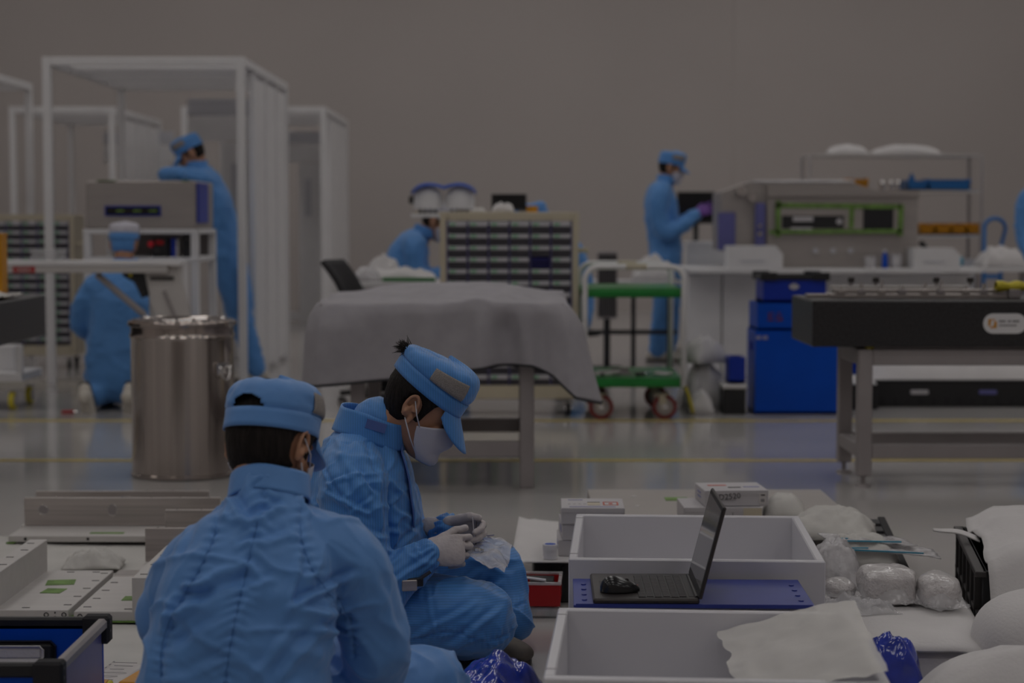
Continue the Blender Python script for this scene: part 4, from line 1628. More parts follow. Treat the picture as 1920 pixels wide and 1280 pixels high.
def crumple(name, label, cat, loc, sx, sy, h, m, seed, rz=0.0, group=None, part='sheet', dome=1.0, n=22, rough=.35, lift=0.0):
    """a heaped, crumpled sheet or bag lying on something"""
    t = thing(name, label, cat, loc, rz, group)

    def fn(a, b):
        x, y = (a - .5) * sx, (b - .5) * sy
        e = (1 - abs(2 * a - 1) ** 2.6) * (1 - abs(2 * b - 1) ** 2.6)
        z = lift + h * (dome * max(0, e) ** .6) + h * rough * fbm((a * 3.0, b * 3.0, seed), 1.6, seed, 3) * max(0, e) ** .4
        w = .06 * fbm((a * 2.5, b * 2.5, seed + 4), 1.5, seed, 2)
        return (x * (1 + w), y * (1 - w), max(.002, z))
    MB().grid(fn, n, n).build(part, m, t, True, solid=.002)
    return t


crumple('plastic_bag', 'white plastic bag heaped at the left end of the workbench', 'bag', (-.94, 12.06, .766), .17, .18, .085, 'clear_wrap', 1.0)
crumple('wrapped_part', 'long part in white wrap lying across the workbench', 'wrap', (-.72, 12.22, .766), .46, .26, .075, 'foam', 2.0, .1)
crumple('wrapped_part', 'white wrapped part leaning up behind the others on the workbench', 'wrap', (-.86, 12.50, .766), .24, .16, .13, 'foam', 3.0, .4)
gm = thing('green_tray', 'dark green tray under the wraps on the workbench edge', 'tray', (-.66, 12.02, .766))
MB().box((0, 0, .006), (.34, .12, .012)).build('tray_base', 'green', gm)
MB().box((0, -.06, .012), (.34, .01, .024)).build('tray_rim', 'green', gm)


def make_chair(label, loc, rz):
    c = thing('office_chair', label, 'chair', loc, rz)
    MB().box((0, 0, .46), (.46, .44, .06), .02).build('seat', 'black_soft', c)
    MB().grid(lambda a, b: (-.21 + .42 * a, .17 + .16 * b * b + .05 * math.sin(math.pi * a), .56 + .345 * b), 12, 10).build('backrest', 'black_soft', c, True, solid=.03)
    MB().bar((0, .20, .46), (0, .27, .66), .05, .02, (1, 0, 0)).build('back_stem', 'black', c)
    MB().cyl((0, 0, .12), (0, 0, .43), .028, n=14).build('gas_lift', 'black', c, True)
    for k in range(5):
        a = 2 * math.pi * k / 5 + .3
        MB().bar((0, 0, .12), (.28 * math.cos(a), .28 * math.sin(a), .085), .04, .03).build('base_arm', 'black', c)
        caster(c, (.27 * math.cos(a), .27 * math.sin(a), 0), .028, .02, 'black', 'black')
    return c


make_chair('black office chair in front of the workbench, only its back showing', (-.79, 11.50, 0), math.radians(78))


def make_microscope():
    i = thing('covered_instrument', 'pale twin-domed instrument with a bright blue cover strip on top', 'instrument', (-.455, 12.52, 1.203))
    for s in (-1, 1):
        def dome(a, b, s=s):
            t = 2 * math.pi * a
            r = math.sin(min(1, b * 1.02) * math.pi / 2)
            return (s * .105 + .100 * r * math.cos(t), .08 * r * math.sin(t), .065 + .11 * math.cos(b * math.pi / 2) ** .7)
        MB().grid(dome, 24, 10, True).build('dome', 'panel_grey' if 0 else 'white_board', i, True)
        MB().cyl((s * .105, 0, .03), (s * .105, 0, .066), .098, n=24).build('dome_base', 'white_board', i, 'auto')
        for k in range(4):
            x = s * .105 - .05 + .033 * k
            MB().box((x, -.06, .016), (.018, .03, .032)).build('knob', 'black', i)
    MB().grid(lambda a, b: (-.215 + .43 * a, -.085 + .17 * b, .180 + .022 * abs(math.sin(a * 2 * math.pi)) ** .8 - .035 * (abs(2 * a - 1) ** 6) - .012 * math.cos(2 * math.pi * a) * 0 - .018 * (abs(2 * b - 1) ** 3)), 30, 8).build('cover', 'blue_cloth', i, True, solid=.006)
    MB().box((-.21, 0, .09), (.05, .04, .05)).build('side_knob', 'dark_metal', i)
    MB().box((0, .03, .006), (.40, .16, .012)).build('base_plate', 'beige', i)


make_microscope()
mo = thing('monitor', 'small black monitor standing behind the drawer cabinet', 'monitor', (-.02, 12.50, 1.203))
MB().box((0, 0, .075), (.235, .02, .11)).build('screen_panel', 'black', mo)
MB().box((0, .01, .012), (.05, .05, .024)).build('stand', 'black', mo)
MB().box((0, -.011, .078), (.215, .002, .09), 0).build('screen', 'black_gloss', mo)
crumple('wrapped_lump', 'white wrapped lump on top of the drawer cabinet', 'wrap', (-.055, 11.17, 1.206), .13, .10, .05, 'foam', 5.0)
crumple('paper_scrap', 'scrap of white paper left of the lump on the drawer cabinet', 'paper', (-.20, 11.17, 1.206), .09, .08, .022, 'tissue', 6.0)
ob = thing('orange_tape', 'orange tape roll beside the black monitor', 'tape', (.135, 12.49, 1.203))
MB().lathe([(.02, 0), (.038, 0), (.038, .05), (.02, .05)], n=20, closed=True).build('tape_roll', 'orange', ob, 'auto')
MB().lathe([(.016, 0), (.02, 0), (.02, .05), (.016, .05)], n=20, closed=True).build('core', 'carton', ob, 'auto')


def person_seated_left():
    Y = 13.05
    X = -.72
    base = V((X, Y, 0))
    spine = [(V((X - .10, Y, .50)), .15, .18), (V((X - .09, Y, .62)), .15, .18), (V((X - .06, Y, .76)), .145, .185), (V((X - .01, Y, .90)), .14, .195), (V((X + .04, Y, 1.0)), .11, .17),
             (V((X + .085, Y, 1.05)), .07, .085), (V((X + .11, Y, 1.08)), .06, .06)]
    arms = [([V((X + .04, Y - .1, 1.0)), V((X + .05, Y - .2, .97)), V((X + .06, Y - .23, .84)), V((X + .10, Y - .24, .76)), V((X + .32, Y - .26, .80))], [.08, .085, .07, .065, .05]),
            ([V((X + .04, Y + .1, 1.0)), V((X + .05, Y + .2, .97)), V((X + .06, Y + .23, .84)), V((X + .10, Y + .22, .76)), V((X + .32, Y + .1, .80))], [.08, .085, .07, .065, .05])]
    legs = [([V((X - .1, Y - s * .09, .52)), V((X + .12, Y - s * .12, .54)), V((X + .34, Y - s * .12, .52)), V((X + .36, Y - s * .12, .3)), V((X + .36, Y - s * .12, .1))], [.125, .11, .085, .07, .065]) for s in (1, -1)]
    M = head_M((X + .185, Y, 1.145), 0, 28)
    sh = [frame((X + .36, Y - s * .12, 0), (1, 0, 0), (0, 1, 0)) for s in (1, -1)]
    far_person('person in blue sitting left of the drawer cabinet, pale cap and dark hair', base, spine, arms, legs, M, (X + .11, Y, 1.07), (1, 0, 0), sh, seed=41, crown='mask_cloth', band='mask_cloth', brim=False, patch=False)
    st = thing('work_stool', 'work stool under the person left of the drawer cabinet', 'stool', (X - .12, Y, 0))
    MB().cyl((0, 0, .36), (0, 0, .395), .17, n=24).build('seat', 'black_soft', st, 'auto')
    MB().cyl((0, 0, .05), (0, 0, .36), .025, n=12).build('stem', 'chrome', st, True)
    MB().cyl((0, 0, .0), (0, 0, .05), .17, .05, n=24).build('base', 'black', st, 'auto')


person_seated_left()


def person_seated_right():
    Y = 12.95
    X = .40
    base = V((X, Y, 0))
    spine = [(V((X + .03, Y, .50)), .14, .18), (V((X + .03, Y, .62)), .14, .18), (V((X + .02, Y, .76)), .135, .185), (V((X - .03, Y, .90)), .14, .195), (V((X - .09, Y, 1.0)), .11, .17),
             (V((X - .135, Y, 1.05)), .07, .085), (V((X - .16, Y, 1.08)), .06, .06)]
    arms = [([V((X - .08, Y - .1, .99)), V((X - .08, Y - .2, .96)), V((X - .05, Y - .23, .84)), V((X - .09, Y - .24, .78)), V((X - .3, Y - .26, .82))], [.08, .085, .07, .065, .05]),
            ([V((X - .08, Y + .1, .99)), V((X - .08, Y + .2, .96)), V((X - .05, Y + .23, .84)), V((X - .09, Y + .22, .78)), V((X - .3, Y + .1, .82))], [.08, .085, .07, .065, .05])]
    legs = [([V((X + .03, Y - s * .09, .52)), V((X - .15, Y - s * .12, .54)), V((X - .3, Y - s * .12, .52)), V((X - .10, Y - s * .12, .3)), V((X + .06, Y - s * .12, .12))], [.13, .115, .085, .07, .065]) for s in (1, -1)]
    M = head_M((X - .235, Y, 1.14), 180, 25)
    far_person('person in blue sitting bent behind the drawer cabinet, only their back showing at its right', base, spine, arms, legs, M, (X - .16, Y, 1.07), (1, 0, 0), [frame((X + .06, Y - s * .12, .02), (-1, 0, 0), (0, -1, 0)) for s in (1, -1)], seed=51)
    st = thing('work_stool', 'work stool under the person at the right of the drawer cabinet', 'stool', (X + .05, Y, 0))
    MB().cyl((0, 0, .36), (0, 0, .395), .16, n=24).build('seat', 'black_soft', st, 'auto')
    MB().cyl((0, 0, .05), (0, 0, .36), .025, n=12).build('stem', 'chrome', st, True)
    MB().cyl((0, 0, .0), (0, 0, .05), .17, .05, n=24).build('base', 'black', st, 'auto')


person_seated_right()

# dark framed desk with ribbed tower behind the green trolley
dk = thing('black_desk', 'black framed desk seen through the green trolley', 'table', (.93, 14.6, 0))
for x in (-.18, .02, .30):
    MB().box((x, 0, .33), (.035, .035, .66)).build('leg', 'black', dk)
MB().box((.05, 0, .285), (.62, .04, .035)).build('stretcher', 'black', dk)
MB().box((.05, .15, .675), (.70, .40, .025)).build('desk_top', 'white_board', dk)
tw = thing('ribbed_heater', 'dark ribbed cooling unit behind the green trolley', 'cooler', (.735, 14.35, 0))
MB().box((0, .09, .66), (.15, .14, .52)).build('case', 'grey_metal', tw)
for k in range(9):
    MB().box((-.066 + .0165 * k, .012, .66), (.007, .016, .48), 0).build('rib', 'black_soft', tw)
MB().box((0, .09, .20), (.05, .05, .40)).build('post', 'black', tw)
MB().box((0, .09, .015), (.22, .2, .03)).build('base', 'black', tw)
crumple('wrapped_part', 'white wrap hanging over the desk behind the standing person', 'wrap', (1.12, 14.78, .69), .34, .26, .17, 'foam', 8.0)
# ------------------------------------------------------------------ right half of the hall
def person_standing():
    Y = 15.4
    X = 1.245
    base = V((X, Y, 0))
    spine = [(V((X + .02, Y, .78)), .125, .165), (V((X + .02, Y, .92)), .135, .17), (V((X + .0, Y, 1.08)), .135, .175), (V((X - .02, Y, 1.24)), .14, .19), (V((X - .02, Y, 1.38)), .12, .18),
             (V((X + .01, Y, 1.46)), .075, .09), (V((X + .025, Y, 1.49)), .06, .062)]
    arms = [([V((X - .02, Y - .1, 1.40)), V((X - .05, Y - .20, 1.36)), V((X - .06, Y - .23, 1.20)), V((X + .0, Y - .24, 1.06)), V((X + .14, Y - .22, 1.12)), V((X + .25, Y - .16, 1.21))], [.082, .09, .078, .072, .064, .048]),
            ([V((X - .02, Y + .1, 1.40)), V((X - .0, Y + .20, 1.36)), V((X + .04, Y + .22, 1.22)), V((X + .10, Y + .22, 1.10)), V((X + .21, Y + .16, 1.16)), V((X + .31, Y + .08, 1.23))], [.082, .09, .076, .07, .062, .048])]
    legs = [([V((X + .02, Y - .08, .86)), V((X + .01, Y - .10, .62)), V((X - .005, Y - .11, .46)), V((X - .03, Y - .11, .26)), V((X - .05, Y - .11, .10))], [.13, .105, .088, .080, .075]),
            ([V((X + .03, Y + .08, .86)), V((X + .06, Y + .10, .62)), V((X + .07, Y + .12, .46)), V((X + .07, Y + .14, .26)), V((X + .06, Y + .16, .10))], [.13, .105, .088, .080, .075])]
    M = head_M((X + .055, Y, 1.585), 0, 16)
    sh = [frame((X - .05, Y - .11, 0), (1, -.1, 0), (.1, 1, 0)), frame((X + .06, Y + .16, 0), (1, .1, 0), (-.1, 1, 0))]
    g = [(frame((X + .25, Y - .16, 1.21), (1, .25, .35), (-.2, .3, 1)), 1, 'glove_purple'), (frame((X + .31, Y + .08, 1.23), (1, -.1, .25), (.1, .3, -1)), -1, 'glove_purple')]
    far_person('person in blue standing at the steel chamber, purple gloves and white mask', base, spine, arms, legs, M, (X + .025, Y, 1.485), (1, 0, 0), sh, g, seed=61)


person_standing()


def person_edge():
    Y = 15.0
    X = 4.32
    base = V((X, Y, 0))
    spine = [(V((X, Y, .78)), .165, .125), (V((X, Y, .92)), .165, .13), (V((X, Y, 1.08)), .165, .13), (V((X, Y, 1.24)), .175, .13), (V((X, Y, 1.36)), .17, .11), (V((X, Y, 1.44)), .085, .075), (V((X, Y, 1.48)), .06, .06)]
    arms = [([V((X + s * .1, Y, 1.38)), V((X + s * .19, Y, 1.33)), V((X + s * .22, Y, 1.18)), V((X + s * .22, Y - .02, 1.04)), V((X + s * .20, Y - .10, .86))], [.08, .085, .07, .066, .05]) for s in (-1, 1)]
    legs = [([V((X + s * .08, Y, .86)), V((X + s * .10, Y, .62)), V((X + s * .10, Y, .46)), V((X + s * .10, Y, .26)), V((X + s * .10, Y, .10))], [.13, .105, .088, .08, .075]) for s in (-1, 1)]
    M = head_M((X - .06, Y - .02, 1.58), 215, 15)
    sh = [frame((X + s * .10, Y, 0), (0, -1, 0), (1, 0, 0)) for s in (-1, 1)]
    g = [(frame((X - .20, Y - .10, .86), (.1, -.4, -1), (0, 1, -.2)), 1, 'skin')]
    far_person('person cut by the right edge, white cap and blue coverall', base, spine, arms, legs, M, (X, Y, 1.475), (1, 0, 0), sh, g, seed=71, crown='mask_cloth', band='mask_cloth')


person_edge()


def make_chamber():
    Yc = 13.9
    # white bench below
    b = thing('white_bench', 'long white bench with boxy panels carrying the steel chamber', 'table', (2.30, Yc, 0))
    MB().box((.065, .40, .785), (2.13, .80, .04)).build('bench_top', 'white_board', b)
    for x, w in ((-.86, .25), (-.60, .25), (-.34, .25)):
        MB().box((x, .10, .38), (w, .12, .76)).build('column_panel', 'white_board', b)
    for x in (.5, 1.08):
        MB().box((x, .40, .38), (.06, .6, .76)).build('leg_panel', 'white_board', b)
    MB().box((.46, .03, .44), (1.34, .03, .64)).build('front_panel', 'white_board', b)
    def wcase(label, x, y, z, w, d, h):
        t = thing('white_case', label, 'box', (x, y, z))
        MB().prism([(-w / 2, 0), (w / 2 - .04, 0), (w / 2, .0), (w / 2, h * .65), (w / 2 - .05, h), (-w / 2, h)], 0, d, Matrix(((1, 0, 0, 0), (0, 0, 1, 0), (0, 1, 0, 0), (0, 0, 0, 1)))).build('case_body', 'white_board', t, fix=True)
        MB().box((-.02, -.003, h * .32), (w * .45, .006, .012)).build('handle_slot', 'panel_grey', t)
        return t
    wcase('white angular case at the left front of the chamber bench', 1.775, 13.62, .807, .40, .24, .165)
    wcase('white angular case at the right front of the chamber bench', 3.10, 13.62, .807, .34, .24, .150)
    MB().box((.065, -.16, .79), (2.13, .30, .03)).build('front_shelf', 'white_board', b)
    c = thing('steel_chamber', 'long stainless steel chamber with a green-taped window on the white bench', 'machine', (1.90, Yc, .807))
    Mx = Matrix(((1, 0, 0, 0), (0, 0, 1, 0), (0, 1, 0, 0), (0, 0, 0, 1)))
    MB().prism([(0, 0), (1.12, 0), (1.12, .572), (.80, .575), (.66, .622), (0, .622)], .02, .68, Mx).build('chamber_body', 'steel_box', c, fix=True)
    MB().prism([(-.34, .13), (0, .05), (0, .622), (-.13, .635), (-.34, .56)], .06, .64, Mx).build('end_section', 'steel_box', c, fix=True)
    MB().prism([(.0, .60), (.66, .612), (.80, .565), (1.13, .562), (1.13, .53), (.0, .53)], .0, .02, Mx).build('cover_lip', 'steel_box', c, fix=True)
    MB().box((.28, .35, .637), (.76, .6, .03), .012).build('top_wrap', 'clear_wrap', c)
    # window with frame, dark interior and green masking tape
    dz = .093
    w = MB().box((.52, .006, .265 + dz), (.90, .03, .225)).build('window_frame', 'steel_box', c)
    MB().box((.335, -.008, .245 + dz), (.46, .012, .095)).build('window_opening', 'black', w)
    MB().box((.82, -.008, .265 + dz), (.225, .012, .165)).build('window_opening', 'black_soft', w)
    MB().box((.26, -.015, .268 + dz), (.15, .004, .035), 0).build('inner_block', 'carton', w)
    MB().cyl((.53, -.016, .25 + dz), (.53, -.012, .25 + dz), .022, n=16).build('inner_lens', 'carton', w)
    MB().box((.25, -.015, .198 + dz), (.16, .004, .016), 0).build('inner_block', 'carton', w)
    for (x, z, sx, sz, r) in ((.52, .365, .93, .035, .01), (.50, .175, .98, .030, -.006), (.075, .27, .035, .27, 0), (.985, .26, .040, .235, .02), (.62, .275, .035, .15, .03)):
        MB().box((x, -.016, z + dz), (sx, .004, sz), 0, M=Matrix.Rotation(r, 3, 'Y')).build('masking_tape', 'green_tape', c)
    MB().box((-.055, .012, .30), (.075, .02, .36)).build('blue_film', 'bin_pale', c)
    MB().box((-.30, .05, .27), (.13, .03, .28)).build('blue_film', 'bin_pale', c)
    for (x, z, r) in ((-.20, .57, .035), (-.12, .52, .030), (-.06, .25, .016), (-.06, .31, .012)):
        MB().cyl((x, -.02, z), (x, .06, z), r, n=16).build('fitting', 'chrome', c, 'auto')
    for k in range(3):
        MB().cyl((.36 + .13 * k, -.002, .125), (.36 + .13 * k, .03, .125), .020, n=14).build('port', 'panel_grey', c, 'auto')
    # loose gear on the bench
    bl = thing('blue_bottle', 'narrow blue bottle standing before the steel chamber', 'bottle', (2.745, 13.75, .807))
    MB().lathe([(.001, 0), (.020, 0), (.022, .01), (.022, .09), (.012, .105), (.010, .12), (.001, .12)], n=18).build('bottle_body', 'bin_blue', bl, 'auto')
    MB().cyl((0, 0, .12), (0, 0, .135), .012, n=12).build('cap', 'white_board', bl)
    for i, (x, h) in enumerate(((2.64, .085), (2.83, .10))):
        t = thing('clear_beaker', ['clear beaker left of the blue bottle', 'clear beaker right of the blue bottle'][i], 'beaker', (x, 13.76, .807))
        MB().lathe([(.001, .002), (.040, .002), (.043, h), (.040, h), (.038, .006), (.001, .006)], n=20).build('glass', 'clear_wrap', t, 'auto')
        MB().lathe([(.040, h - .004), (.046, h), (.040, h + .002)], n=20, closed=True).build('rim', 'clear_wrap', t, 'auto')


make_chamber()
mn = thing('dark_monitor', 'dark monitor beside the hands of the standing person', 'monitor', (1.62, 16.45, 0))
MB().box((0, 0, 1.27), (.34, .03, .28)).build('screen_panel', 'black', mn)
MB().box((0, -.017, 1.28), (.31, .004, .24), 0).build('screen', 'black_gloss', mn)
MB().cyl((0, .03, .02), (0, .03, 1.2), .025, n=12).build('stand', 'black', mn, True)
MB().box((0, .03, .012), (.3, .3, .024)).build('base', 'black', mn)
wc = thing('white_pedestal', 'white box pedestal behind the standing person', 'cabinet', (1.66, 15.95, 0))
MB().box((0, .15, .49), (.34, .30, .98)).build('cabinet_body', 'white_board', wc)
MB().box((0, -.004, .72), (.30, .01, .26)).build('drawer_front', 'white_board', wc)
MB().box((-.11, -.008, .62), (.10, .01, .20)).build('vent', 'panel_grey', wc)
bt = thing('black_box', 'tall narrow black box between trolley and white bench', 'box', (1.39, 14.4, 0))
MB().box((0, .05, .61), (.075, .10, .22)).build('case', 'black', bt)
MB().box((0, .05, .25), (.03, .03, .50)).build('post', 'grey_metal', bt)
MB().box((0, .05, .012), (.14, .16, .024)).build('base', 'grey_metal', bt)


# rack behind the chamber --------------------------------------------------------
def make_rack():
    r = thing('storage_rack', 'grey wire rack behind the steel chamber with bins on its shelves', 'rack', (3.32, 16.2, 0))
    hw, dp, H = .745, .45, 1.73
    for x in (-hw, hw):
        for y in (0, dp):
            MB().cyl((x, y, 0), (x, y, H), .016, n=12).build('post', 'grey_metal', r, True)
    for z in (.30, 1.02, 1.405, H - .01):
        sh = MB().box((0, dp / 2, z), (2 * hw, dp, .022)).build('shelf', 'alu_matt', r)
        for k in range(3):
            MB().box((0, dp * (k + .5) / 3, z + .014), (2 * hw - .04, .012, .008)).build('shelf_wire', 'chrome', sh)
    return r


make_rack()
for i, (x, w) in enumerate(((2.93, .36), (3.44, .60))):
    crumple('wrapped_roll', ['white wrapped roll on the left of the rack top shelf', 'white wrapped roll on the right of the rack top shelf'][i], 'roll', (x, 16.42, 1.732), w, .34, .085, 'foam', 12.0 + i, rough=.15)


def make_bin(name, label, loc, w, d, h, m, rz=0.0, group=None):
    t = thing(name, label, 'bin', loc, rz, group)
    k = .85
    Mx = Matrix(((1, 0, 0, 0), (0, 0, 1, 0), (0, 1, 0, 0), (0, 0, 0, 1)))
    bm = MB()
    bm.box((0, d / 2, .006), (w, d, .012))
    bm.box((0, d - .006, h / 2), (w, .012, h))
    bm.box((-w / 2 + .006, d / 2, h / 2), (.012, d, h))
    bm.box((w / 2 - .006, d / 2, h / 2), (.012, d, h))
    bm.box((0, .006, h * .36), (w, .012, h * .72))
    bm.build('bin_body', m, t)
    MB().box((0, -.004, h * .72), (w + .012, .02, .014)).build('front_lip', m, t)
    MB().box((0, -.003, h * .38), (w * .5, .004, h * .22), 0).build('label_holder', m, t)
    return t


make_bin('orange_bin', 'small orange bin on the upper rack shelf', (3.00, 16.22, 1.424), .17, .3, .10, 'orange')
make_bin('blue_bin', 'long blue bin on the upper rack shelf, right one', (3.79, 16.22, 1.424), .36, .3, .095, 'blue_paint')
make_bin('blue_bin', 'blue bin on the upper rack shelf, left of the longer one', (3.515, 16.22, 1.424), .17, .3, .085, 'blue_paint')
bf = thing('blue_spout', 'upright blue piece standing in the left blue bin', 'part', (3.47, 16.30, 1.437))
MB().prism([(-.04, 0), (.05, 0), (.03, .10), (.012, .135), (-.005, .10)], 0, .05, Matrix(((1, 0, 0, 0), (0, 0, 1, 0), (0, 1, 0, 0), (0, 0, 0, 1)))).build('body', 'blue_paint', bf, fix=True)
for i in range(4):
    make_bin('orange_bin', ['orange bin at the left end of the middle rack shelf', 'second orange bin from the left on the middle rack shelf', 'third orange bin from the left on the middle rack shelf', 'orange bin at the right end of the middle rack shelf'][i],
             (3.60 + .137 * i, 16.21, 1.040), .132, .3, .095, 'orange', group='orange bins on the middle rack shelf')
for i, x in enumerate((3.22, 3.30, 3.36)):
    t = thing('metal_fitting', ['shiny metal fitting beside the orange bin on the rack', 'shiny metal fitting midway between orange and blue bins on the rack', 'shiny metal fitting next to the blue bin on the rack'][i], 'fitting', (x, 16.28, 1.424))
    MB().cyl((0, 0, 0), (0, 0, .05 + .02 * (i % 2)), .022, n=14).build('base', 'chrome', t, 'auto')
    MB().lathe([(.001, .03), (.026, .035), (.030, .06), (.018, .085), (.001, .09)], n=16).build('knob', 'chrome', t, 'auto')
gx = thing('grey_carton', 'grey carton on the low rack shelf', 'carton', (3.78, 16.24, .320))
MB().box((0, .16, .25), (.50, .32, .50)).build('carton_body', 'panel_grey', gx)
MB().box((0, .16, .503), (.50, .05, .004), 0).build('tape', 'carton', gx)
hd = thing('dark_hose', 'curved dark hose at the right end of the steel chamber', 'hose', (3.12, 14.2, .935))
MB().tube([(-.02, 0, .06), (.0, 0, .04), (.04, -.02, -.02), (.09, -.03, -.07), (.16, -.03, -.09), (.22, -.02, -.088)], .022, 8).build('hose', 'black', hd, True)
MB().cyl((.20, -.02, -.09), (.30, -.02, -.088), .034, n=14).build('nozzle', 'zip_blue', hd, 'auto')

# blue hand truck
ht = thing('blue_hand_truck', 'bright blue hand truck with a looped handle near the right edge', 'hand truck', (3.95, 15.3, 0))
pts = [(-.085, 0, .10), (-.085, 0, 1.10)] + [(-.0 + .085 * math.cos(t), 0, 1.10 + .075 * math.sin(t)) for t in np.linspace(math.pi, 0, 9)] + [(.09, 0, 1.10), (.055, 0, .95), (.055, 0, .10)]
MB().tube(pts, .0165, 8).build('handle_frame', 'blue_paint', ht, True)
for z in (.30, .50, .70):
    MB().box((-.015, 0, z), (.14, .02, .035)).build('cross_bar', 'blue_paint', ht)
MB().box((-.015, -.10, .02), (.24, .22, .012)).build('toe_plate', 'blue_paint', ht)
for s in (-1, 1):
    MB().cyl((-.015 + s * .11, .08, .085), (-.015 + s * .16, .08, .085), .085, n=22).build('wheel', 'black', ht, 'auto')
    MB().cyl((-.015 + s * .06, .02, .10), (-.015 + s * .11, .08, .085), .014, n=10).build('axle', 'blue_paint', ht)
crumple('white_wrap', 'white foam wrap heaped on the bench end before the hand truck', 'wrap', (3.74, 14.30, .802), .36, .30, .14, 'foam', 15.0)
ex = thing('side_table', 'white side table under the foam wrap near the hand truck', 'table', (3.74, 14.30, 0))
MB().box((0, 0, .785), (.50, .44, .03)).build('table_top', 'white_board', ex)
for sx in (-1, 1):
    for sy in (-1, 1):
        MB().box((sx * .22, sy * .19, .385), (.04, .04, .77)).build('leg', 'grey_metal', ex)


# blue crates ----------------------------------------------------------------------
def make_crate(name, label, loc, w, d, h, m, mside, rim, rz=0.0, group=None, feet=True):
    t = thing(name, label, 'crate', loc, rz, group)
    th = .014
    MB().box((0, d / 2, .01), (w, d, .02)).build('bottom', m, t)
    MB().box((0, th / 2, h / 2), (w, th, h)).build('side_wall', m, t)
    MB().box((0, d - th / 2, h / 2), (w, th, h)).build('side_wall', m, t)
    for s in (-1, 1):
        MB().box((s * (w / 2 - th / 2), d / 2, h / 2), (th, d - 2 * th, h)).build('end_wall', mside, t)
    if rim:
        for y in (0, d):
            MB().box((0, y, h), (w + .02, .03, .028)).build('rim_bar', rim, t)
        for s in (-1, 1):
            MB().box((s * w / 2, d / 2, h), (.03, d, .028)).build('rim_bar', rim, t)
            for y in (0, d):
                MB().box((s * (w / 2 - .03), y, h + .006), (.10, .04, .050)).build('corner_bracket', rim, t)
    return t


c1 = make_crate('blue_crate', 'large dark blue plastic crate on the floor by the granite table', (1.73, 11.1, 0), .56, .38, .50, 'bin_blue', 'bin_blue', None)
MB().box((-.262, -.005, .46), (.03, .004, .022), 0).build('print', 'print_blue', c1)
MB().box((-.222, -.005, .46), (.03, .004, .022), 0).build('print', 'print_blue', c1)
MB().box((-.286, .19, .40), (.012, .10, .05)).build('hand_hole', 'bin_blue_dark', c1)
c2 = make_crate('blue_crate', 'blue plastic crate with faint red lettering stacked second from the floor', (1.735, 11.1, .50), .55, .38, .165, 'bin_blue', 'bin_blue', None)
# two faint red hand-painted characters
for k, x in enumerate((-.195, -.145)):
    for (dx, dz, sx, sz) in (((0, .020, .034, .005), (0, 0, .030, .005), (0, -.020, .036, .006), (-.008, 0, .005, .045)) if k == 0 else ((0, .022, .012, .008), (0, .004, .036, .005), (-.010, -.016, .006, .026), (.010, -.018, .020, .014))):
        MB().box((x + dx, -.003, .085 + dz), (sx, .003, sz), 0).build('red_stroke', 'wheel_red', c2)
c3 = make_crate('blue_crate', 'blue crate with black rim and handle slot, top of the blue stack', (1.685, 11.12, .665), .375, .34, .152, 'bin_blue_dark', 'bin_blue_dark', 'black')
MB().cyl((-.005, -.006, .098), (-.005, .002, .098), .020, n=16).build('handle_slot', 'carton', c3)
MB().box((-.005, -.004, .098), (.06, .008, .026), .01).build('handle_slot', 'carton', c3)
make_crate('blue_tub', 'small blue tub on the black box left of the blue stack', (1.345, 11.12, .185), .10, .2, .155, 'bin_blue_dark', 'bin_blue_dark', None)
bb = thing('black_tub', 'black box on the floor left of the blue stack', 'box', (1.33, 11.1, 0))
MB().box((0, .12, .075), (.135, .24, .15)).build('box_body', 'black', bb)
MB().box((-.0, .12, .166), (.15, .25, .028), .008).build('lid', 'foam', bb)
for i, (x, y, z, sx, h, rz) in enumerate(((1.18, 11.46, .285, .25, .15, .5), (1.19, 11.47, .0, .26, .30, .2), (1.135, 11.20, .0, .15, .13, 0), (1.18, 11.78, .0, .24, .2, .3))):
    crumple('foam_bag', ['white foam bag on top of the heap beside the green trolley', 'white foam bag in the middle of the heap beside the green trolley', 'small white foam bag against the black box', 'white bag at the back of the heap beside the trolley'][i],
            'bag', (x, y, z), sx, .22, h, 'foam', 20.0 + i, rz, 'white foam bags beside the green trolley', 'bag_body', rough=.2)
ys = thing('yellow_strap', 'yellow strap lying over the heap beside the green trolley', 'strap', (1.03, 11.12, 0))
MB().tube([(-.02, 0, .20), (.0, -.03, .17), (.02, -.05, .12), (.035, -.06, .06), (.05, -.05, .01)], .011, 6).build('strap', 'yellow', ys, True)
MB().box((-.02, 0, .21), (.03, .02, .02)).build('buckle', 'dark_metal', ys)


# right granite table ------------------------------------------------------------------
gt = surface_plate('dark granite surface plate table on grey steel legs at the right', (1.29, 8.0, 0), 1.55, .60, .20, .812, (.235, 1.35))
pl = MB()
cx, cz, hw, r = .825, .713, .050, .043
poly = [(cx + hw + r * math.cos(t), cz + r * math.sin(t)) for t in np.linspace(-math.pi / 2, math.pi / 2, 14)] + [(cx - hw + r * math.cos(t), cz + r * math.sin(t)) for t in np.linspace(math.pi / 2, 3 * math.pi / 2, 14)]
Mxz = Matrix(((1, 0, 0, 0), (0, 0, 1, 0), (0, 1, 0, 0), (0, 0, 0, 1)))
lp = pl.prism(poly, -.004, .0, Mxz).build('name_plate', 'white_board', gt, label='white oval name plate with orange emblem', fix=True)
em = MB()
em.prism([(cx - .072, cz - .010), (cx - .063, cz - .010), (cx - .060, cz + .014), (cx - .046, cz + .014), (cx - .042, cz + .019), (cx - .072, cz + .019)], -.0055, -.004, Mxz)
em.prism([(cx - .064, cz - .019), (cx - .036, cz - .019), (cx - .036, cz + .010), (cx - .046, cz + .010), (cx - .049, cz - .012), (cx - .062, cz - .012)], -.0055, -.004, Mxz)
em.build('emblem', 'orange', lp, fix=True)
